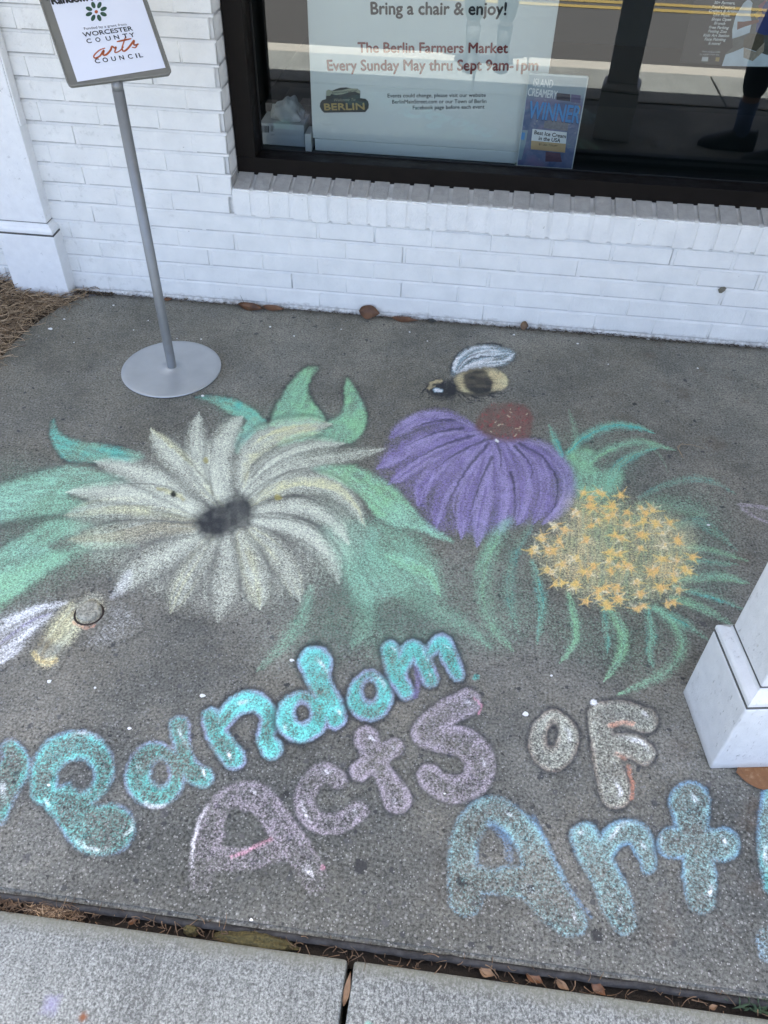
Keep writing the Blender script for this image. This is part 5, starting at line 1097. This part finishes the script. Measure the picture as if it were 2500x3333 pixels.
fill('E', [(720, 420), (860, 470), (900, 560), (780, 640), (640, 700), (520, 680), (600, 600), (660, 520)], 'white', .17, owner(T, 'chalk_dust'), 18, 0, seed=214)
stroke('E', [(540, 340), (520, 400), (480, 420)], 9, 'char', .6, None, 'const', .3, .7)
stroke('E', [(720, 380), (780, 310), (830, 200)], 50, 'white', .42, owner('daisy', 'petal'), 'petal', .5, .9, seed=215)

# ---- lettering
def L(word, ch): return owner(word, 'letter', 'chalk letter '+ch)
TE = dict(col='teal', col2='tealb', rim='purl')
letter('I', [[(70, 370, 70), (95, 440, 112), (70, 540, 100), (0, 640, 110), (-60, 760, 120)], [(280, 640, 90), (290, 480, 92), (390, 370, 98), (530, 350, 100), (620, 440, 104), (610, 560, 104), (500, 660, 100), (370, 700, 95)], [(370, 700, 90), (470, 790, 125), (600, 880, 165), (700, 875, 165)]], 'teal', .54, L('random', 'R'), hole=(515, 535, 76, 95, -.2), rim='mauve', outc=.45, fillc=.60, col2='tealb', hi=(([(0, 560), (20, 620), (20, 700)], 30, .5), ([(40, 410), (110, 400)], 16, .35), ([(430, 300), (540, 265), (650, 310)], 22, .45), ([(290, 680), (320, 740)], 16, .5), ([(460, 920), (560, 1000), (700, 1010)], 24, .5), ([(760, 940), (830, 880), (850, 800)], 18, .4)))
letter('I', [[(1060, 430, 75), (970, 400, 85), (890, 480, 85), (880, 590, 85), (970, 660, 85), (1075, 610, 85), (1105, 500, 80), (1070, 430, 75)], [(1140, 225, 72), (1155, 330, 62), (1180, 440, 60), (1230, 520, 75), (1290, 545, 72)]], 'teal', .66, L('random', 'a'), hole=(1020, 520, 50, 76), rim='purl', outc=.55, fillc=.72, col2='tealb', hi=(([(1130, 220), (1160, 300), (1190, 370)], 15, .55), ([(1280, 490), (1310, 550)], 13, .9), ([(870, 460), (890, 510)], 20, .5), ([(890, 690), (980, 735), (1080, 720)], 22, .6)))
letter('J', [[(205, 205, 48), (240, 300, 58), (318, 405, 60)], [(235, 265, 45), (330, 150, 50), (430, 130, 55), (492, 205, 50), (478, 300, 48), (505, 360, 55)]], 'teal', .80, L('random', 'n'), rim='purl', outc=.72, fillc=.85, col2='tealb', hi=(([(285, 370), (310, 415)], 11, .95), ([(330, 140), (400, 120)], 14, .7), ([(240, 215), (250, 250)], 10, .4)))
letter('F', [[(540, 800, 112), (560, 900, 85), (600, 990, 74), (640, 1060, 82), (668, 1150, 72)], [(560, 1080, 62), (450, 1035, 62), (370, 1090, 66), (360, 1190, 66), (440, 1240, 68), (540, 1200, 66), (570, 1110, 60)]], 'teal', .86, L('random', 'd'), hole=(458, 1115, 44, 56), rim='purl', outc=.85, fillc=.9, col2='tealb', hi=(([(545, 765), (590, 820), (625, 880)], 16, .85), ([(675, 1090), (705, 1130)], 12, .9), ([(340, 1180), (350, 1230)], 16, .5)))
letter('F', [[(885, 915, 78), (815, 965, 62), (810, 1050, 70), (870, 1100, 70), (950, 1070, 68), (968, 970, 72), (885, 915, 78)]], 'teal', .88, L('random', 'o'), hole=(885, 975, 40, 62), rim='purl', outc=.85, fillc=.9, col2='tealb', hi=(([(920, 880), (970, 920), (985, 970)], 14, .8),))
letter('F', [[(1015, 715, 60), (1050, 850, 66), (1115, 985, 52)], [(1080, 840, 50), (1155, 710, 62), (1225, 790, 60), (1272, 900, 56)], [(1270, 730, 40), (1340, 670, 62), (1400, 780, 60), (1442, 870, 48)]], 'teal', .88, L('random', 'm'), rim='purl', outc=.88, fillc=.92, col2='tealb', hi=(([(1015, 690), (1050, 720)], 12, .75), ([(1220, 710), (1260, 800)], 10, .5), ([(1265, 860), (1272, 885)], 9, .9), ([(1340, 680), (1420, 720)], 9, .4)))
stroke('F', [(1180, 830), (1190, 920), (1175, 1010)], 26, 'mauve', .45, None, 'const', .4, .8); dots('F', [(1560, 890)], 9, 'teal', .5)
LI = dict(col='lil', rim='lil', col2='lil', hic='white')
letter('J', [[(160, 1010, 60), (180, 830, 70), (260, 660, 80), (370, 590, 75), (460, 620, 70), (560, 760, 75), (660, 900, 75), (720, 1010, 65)], [(230, 900, 60), (380, 900, 60), (520, 860, 60)]], cov=.36, own=L('acts', 'A'), hole=(330, 740, 60, 95), outc=.22, fillc=.85, hi=(([(205, 600), (140, 740), (115, 870), (120, 1000)], 13, .55), ([(400, 560), (430, 580)], 9, .8), ([(650, 930), (690, 960), (710, 1010)], 24, .6)), edge=.7, **LI)
stroke('J', [(305, 888), (360, 872), (420, 842)], 13, 'pink', .36, None, 'const', .4, .7); stroke('J', [(420, 842), (500, 800)], 16, 'pink', .3, None, 'const', .4, .8); dots('J', [(755, 940)], 7, 'pink', .4)
letter('J', [[(830, 510, 46), (760, 475, 48), (690, 535, 52), (665, 630, 52), (720, 715, 52), (830, 725, 52), (930, 665, 50)]], cov=.42, own=L('acts', 'c'), outc=.40, fillc=.7, hi=(([(740, 470), (810, 470)], 14, .6), ([(650, 600), (665, 670), (700, 720)], 12, .5), ([(905, 650), (920, 690)], 12, .6), ([(840, 500), (870, 510)], 10, .4)), **LI)
letter('J', [[(970, 310, 62), (1005, 400, 46), (1060, 490, 50), (1120, 605, 72)], [(935, 470, 48), (1010, 410, 46), (1105, 352, 46)]], cov=.54, own=L('acts', 't'), outc=.62, fillc=.8, hi=(([(970, 285), (1010, 325)], 10, .7), ([(1100, 350), (1110, 360)], 8, .5), ([(1100, 600), (1110, 640)], 12, .6)), **LI)
letter('J', [[(1465, 130, 66), (1340, 200, 66), (1250, 280, 64), (1330, 310, 62), (1450, 330, 72), (1525, 420, 76), (1500, 520, 76), (1400, 560, 70), (1310, 530, 66), (1275, 490, 58)]], cov=.54, own=L('acts', 'S'), outc=.58, fillc=.8, hi=(([(1450, 110), (1490, 150)], 16, .5), ([(1530, 400), (1560, 450)], 12, .5)), **LI)
stroke('J', [(1500, 110), (1535, 150), (1520, 190)], 8, 'pink', .55, None, 'const', .3, .8)
CR = dict(col='cream', col2='cream', rim='orr')
letter('G', [[(290, 970, 72), (220, 1040, 68), (215, 1150, 72), (290, 1220, 74), (370, 1150, 70), (380, 1040, 68), (290, 970, 72)]], cov=.48, own=L('of', 'O'), hole=(288, 1065, 38, 78, .2), outc=.75, fillc=.85, hi=(([(360, 1000), (400, 1060), (390, 1130)], 22, .4),), edge=.28, **CR)
letter('G', [[(590, 930, 75), (605, 1080, 75), (640, 1250, 90), (690, 1430, 100)], [(600, 930, 76), (740, 925, 82), (880, 970, 78)], [(660, 1120, 60), (790, 1130, 78), (870, 1180, 72)]], cov=.47, own=L('of', 'F'), outc=.78, fillc=.85, hi=(([(850, 900), (910, 960)], 20, .6), ([(720, 1070), (860, 1110), (900, 1180)], 18, .7), ([(680, 1340), (720, 1420), (700, 1480)], 18, .8)), edge=.28, **CR)
stroke('G', [(655, 1000), (730, 982), (800, 992)], 22, 'orr', .5, None, 'const', .4, .7); stroke('G', [(690, 1180), (750, 1210)], 18, 'orr', .32, None, 'const', .4, .8); stroke('G', [(770, 1260), (800, 1380), (790, 1460)], 18, 'orr', .5, None, 'const', .4, .8)
dots('G', [(545, 852), (556, 858)], 6, 'white', .95)
BL = dict(col='aqua', rim='blue', outcol='char')
letter('K', [[(240, 690, 85), (225, 560, 72), (235, 420, 75), (290, 310, 72), (370, 270, 65), (460, 320, 72), (540, 420, 78), (600, 560, 85), (680, 700, 80), (760, 810, 55)], [(240, 600, 70), (380, 600, 70), (520, 610, 80)], [(560, 660, 60), (640, 740, 70), (720, 820, 50)]], cov=.47, own=L('art', 'A'), hole=(365, 460, 68, 86, -.12), outc=.42, fillc=.75, col2='aqua', hi=(([(420, 270), (470, 310)], 12, .5), ([(740, 740), (760, 800)], 12, .9), ([(520, 620), (560, 680)], 26, .3)), edge=1.0, **BL)
stroke('K', [(350, 330), (420, 400), (445, 500)], 26, 'blue', .34, None, 'const', .4, .7); stroke('K', [(560, 300), (640, 480), (720, 640), (830, 770)], 16, 'blue', .30, None, 'const', .5, .8)
letter('K', [[(795, 395, 70), (840, 490, 74), (905, 600, 74), (960, 740, 80), (985, 800, 60)], [(880, 480, 50), (950, 385, 58), (1040, 385, 62), (1085, 470, 56), (1098, 540, 36)]], cov=.58, own=L('art', 'r'), outc=.68, fillc=.8, col2='aqua', hi=(([(760, 380), (800, 370)], 14, .5), ([(900, 430), (970, 340), (1030, 335)], 14, .55), ([(1060, 420), (1090, 460)], 12, .4), ([(960, 720), (970, 760)], 12, .5)), edge=1.1, **BL)
letter('K', [[(1290, 235, 100), (1300, 320, 80), (1310, 410, 62), (1335, 560, 85), (1345, 690, 70)], [(1215, 425, 78), (1310, 425, 60), (1445, 435, 84)]], cov=.58, own=L('art', 't'), outc=.72, fillc=.75, col2='aqua', hi=(([(1300, 190), (1330, 240)], 12, .9), ([(1440, 390), (1460, 430)], 12, .8), ([(1395, 620), (1375, 690)], 15, 1.0), ([(1155, 390), (1165, 420)], 12, .5)), edge=1.15, **BL)
letter('K', [[(1690, 210, 65), (1675, 330, 68), (1675, 470, 65), (1695, 620, 60)]], cov=.66, own=L('art', '!'), outc=.7, fillc=.8, col2='teal', hi=(([(1640, 420), (1650, 540)], 14, .5),), edge=1.1, **BL)
letter('K', [[(1660, 880, 60), (1670, 930, 58)]], cov=.55, own=len(OWNERS)-1, outc=.25, fillc=.8, col2='ltbl', **BL)
# ---- turn owned cells into meshes
CH = [('daisy', 'chalk_daisy', 'big cream chalk daisy with a charcoal centre and green leaves drawn on the slab', 'chalk drawing'), ('cone', 'chalk_coneflower', 'purple chalk coneflower with a rusty red cone drawn below the bee', 'chalk drawing'),
      ('star', 'chalk_star_flower', 'chalk flower of many small yellow stars with green blades near the pillar', 'chalk drawing'), ('bee', 'chalk_bee', 'black and yellow chalk bumblebee with one pale wing flying over the purple flower', 'chalk drawing'),
      ('lowbee', 'chalk_bee', 'worn pale chalk bee drawn around the metal cap at the lower left', 'chalk drawing'), ('random', 'chalk_word', 'turquoise bubble lettering reading Random in chalk', 'chalk word'), ('acts', 'chalk_word', 'faded lilac bubble lettering reading Acts in chalk', 'chalk word'),
      ('of', 'chalk_word', 'small cream and orange chalk word OF beside the pillar plinth', 'chalk word'), ('art', 'chalk_word', 'blue green bubble lettering reading Art with an exclamation mark in chalk', 'chalk word'), ('smudge', 'chalk_dust', 'faint loose chalk dust rubbed over the slab around the flowers', 'chalk dust')]
OW = OWN.reshape(ny, nx)
cell = np.max(np.stack([OW[:-1, :-1], OW[:-1, 1:], OW[1:, :-1], OW[1:, 1:]]), 0)
ALc = AL.reshape(ny, nx); keep = np.max(np.stack([ALc[:-1, :-1], ALc[:-1, 1:], ALc[1:, :-1], ALc[1:, 1:]]), 0) > .02
cell[~keep] = -1
dust = [i for i, o_ in enumerate(OWNERS) if o_[0] == 'smudge'][-1]
cell[keep & (cell < 0)] = dust
# stay on the slab and out from under the pillar
cell[(wy[:-1] < -2.150)[:, None] & np.ones((1, nx-1), bool)] = -1
RGBA = np.c_[RGB, AL].astype(np.float32)
roots = {}
def grid_mesh(mask):
    jy, ix = np.nonzero(mask); c = np.stack([jy*nx+ix, jy*nx+ix+1, (jy+1)*nx+ix+1, (jy+1)*nx+ix], 1).ravel()
    u, inv = np.unique(c, return_inverse=True); nf = len(jy)
    me = bpy.data.meshes.new('chalk'); me.vertices.add(len(u)); me.loops.add(nf*4); me.polygons.add(nf)
    me.vertices.foreach_set('co', np.stack([WX[u], WY[u], np.full(len(u), .0012)], 1).astype(np.float32).ravel())
    me.loops.foreach_set('vertex_index', inv.astype(np.int32)); me.polygons.foreach_set('loop_start', np.arange(0, nf*4, 4, dtype=np.int32)); me.polygons.foreach_set('loop_total', np.full(nf, 4, np.int32))
    me.update(calc_edges=True)
    me.attributes.new('chalk', 'FLOAT_COLOR', 'POINT').data.foreach_set('color', RGBA[u].ravel())
    return me, u
for key, nm, lab, cat in CH:
    parts = [i for i, o_ in enumerate(OWNERS) if o_[0] == key and (cell == i).sum() > 8]
    if not parts: continue
    if key == 'smudge':
        me, u = grid_mesh(np.isin(cell, parts)); tag(link(nm, me, M_CHALK), lab, cat, kind='stuff'); continue
    m_ = np.isin(cell, parts); jy, ix = np.nonzero(m_)
    root = thing(nm, lab, cat, (float(wx[ix].mean()), float(wy[jy].mean()), .0012))
    for i in parts:
        me, u = grid_mesh(cell == i); o = link(OWNERS[i][1], me, M_CHALK, root)
        if OWNERS[i][2]: o['label'] = OWNERS[i][2]
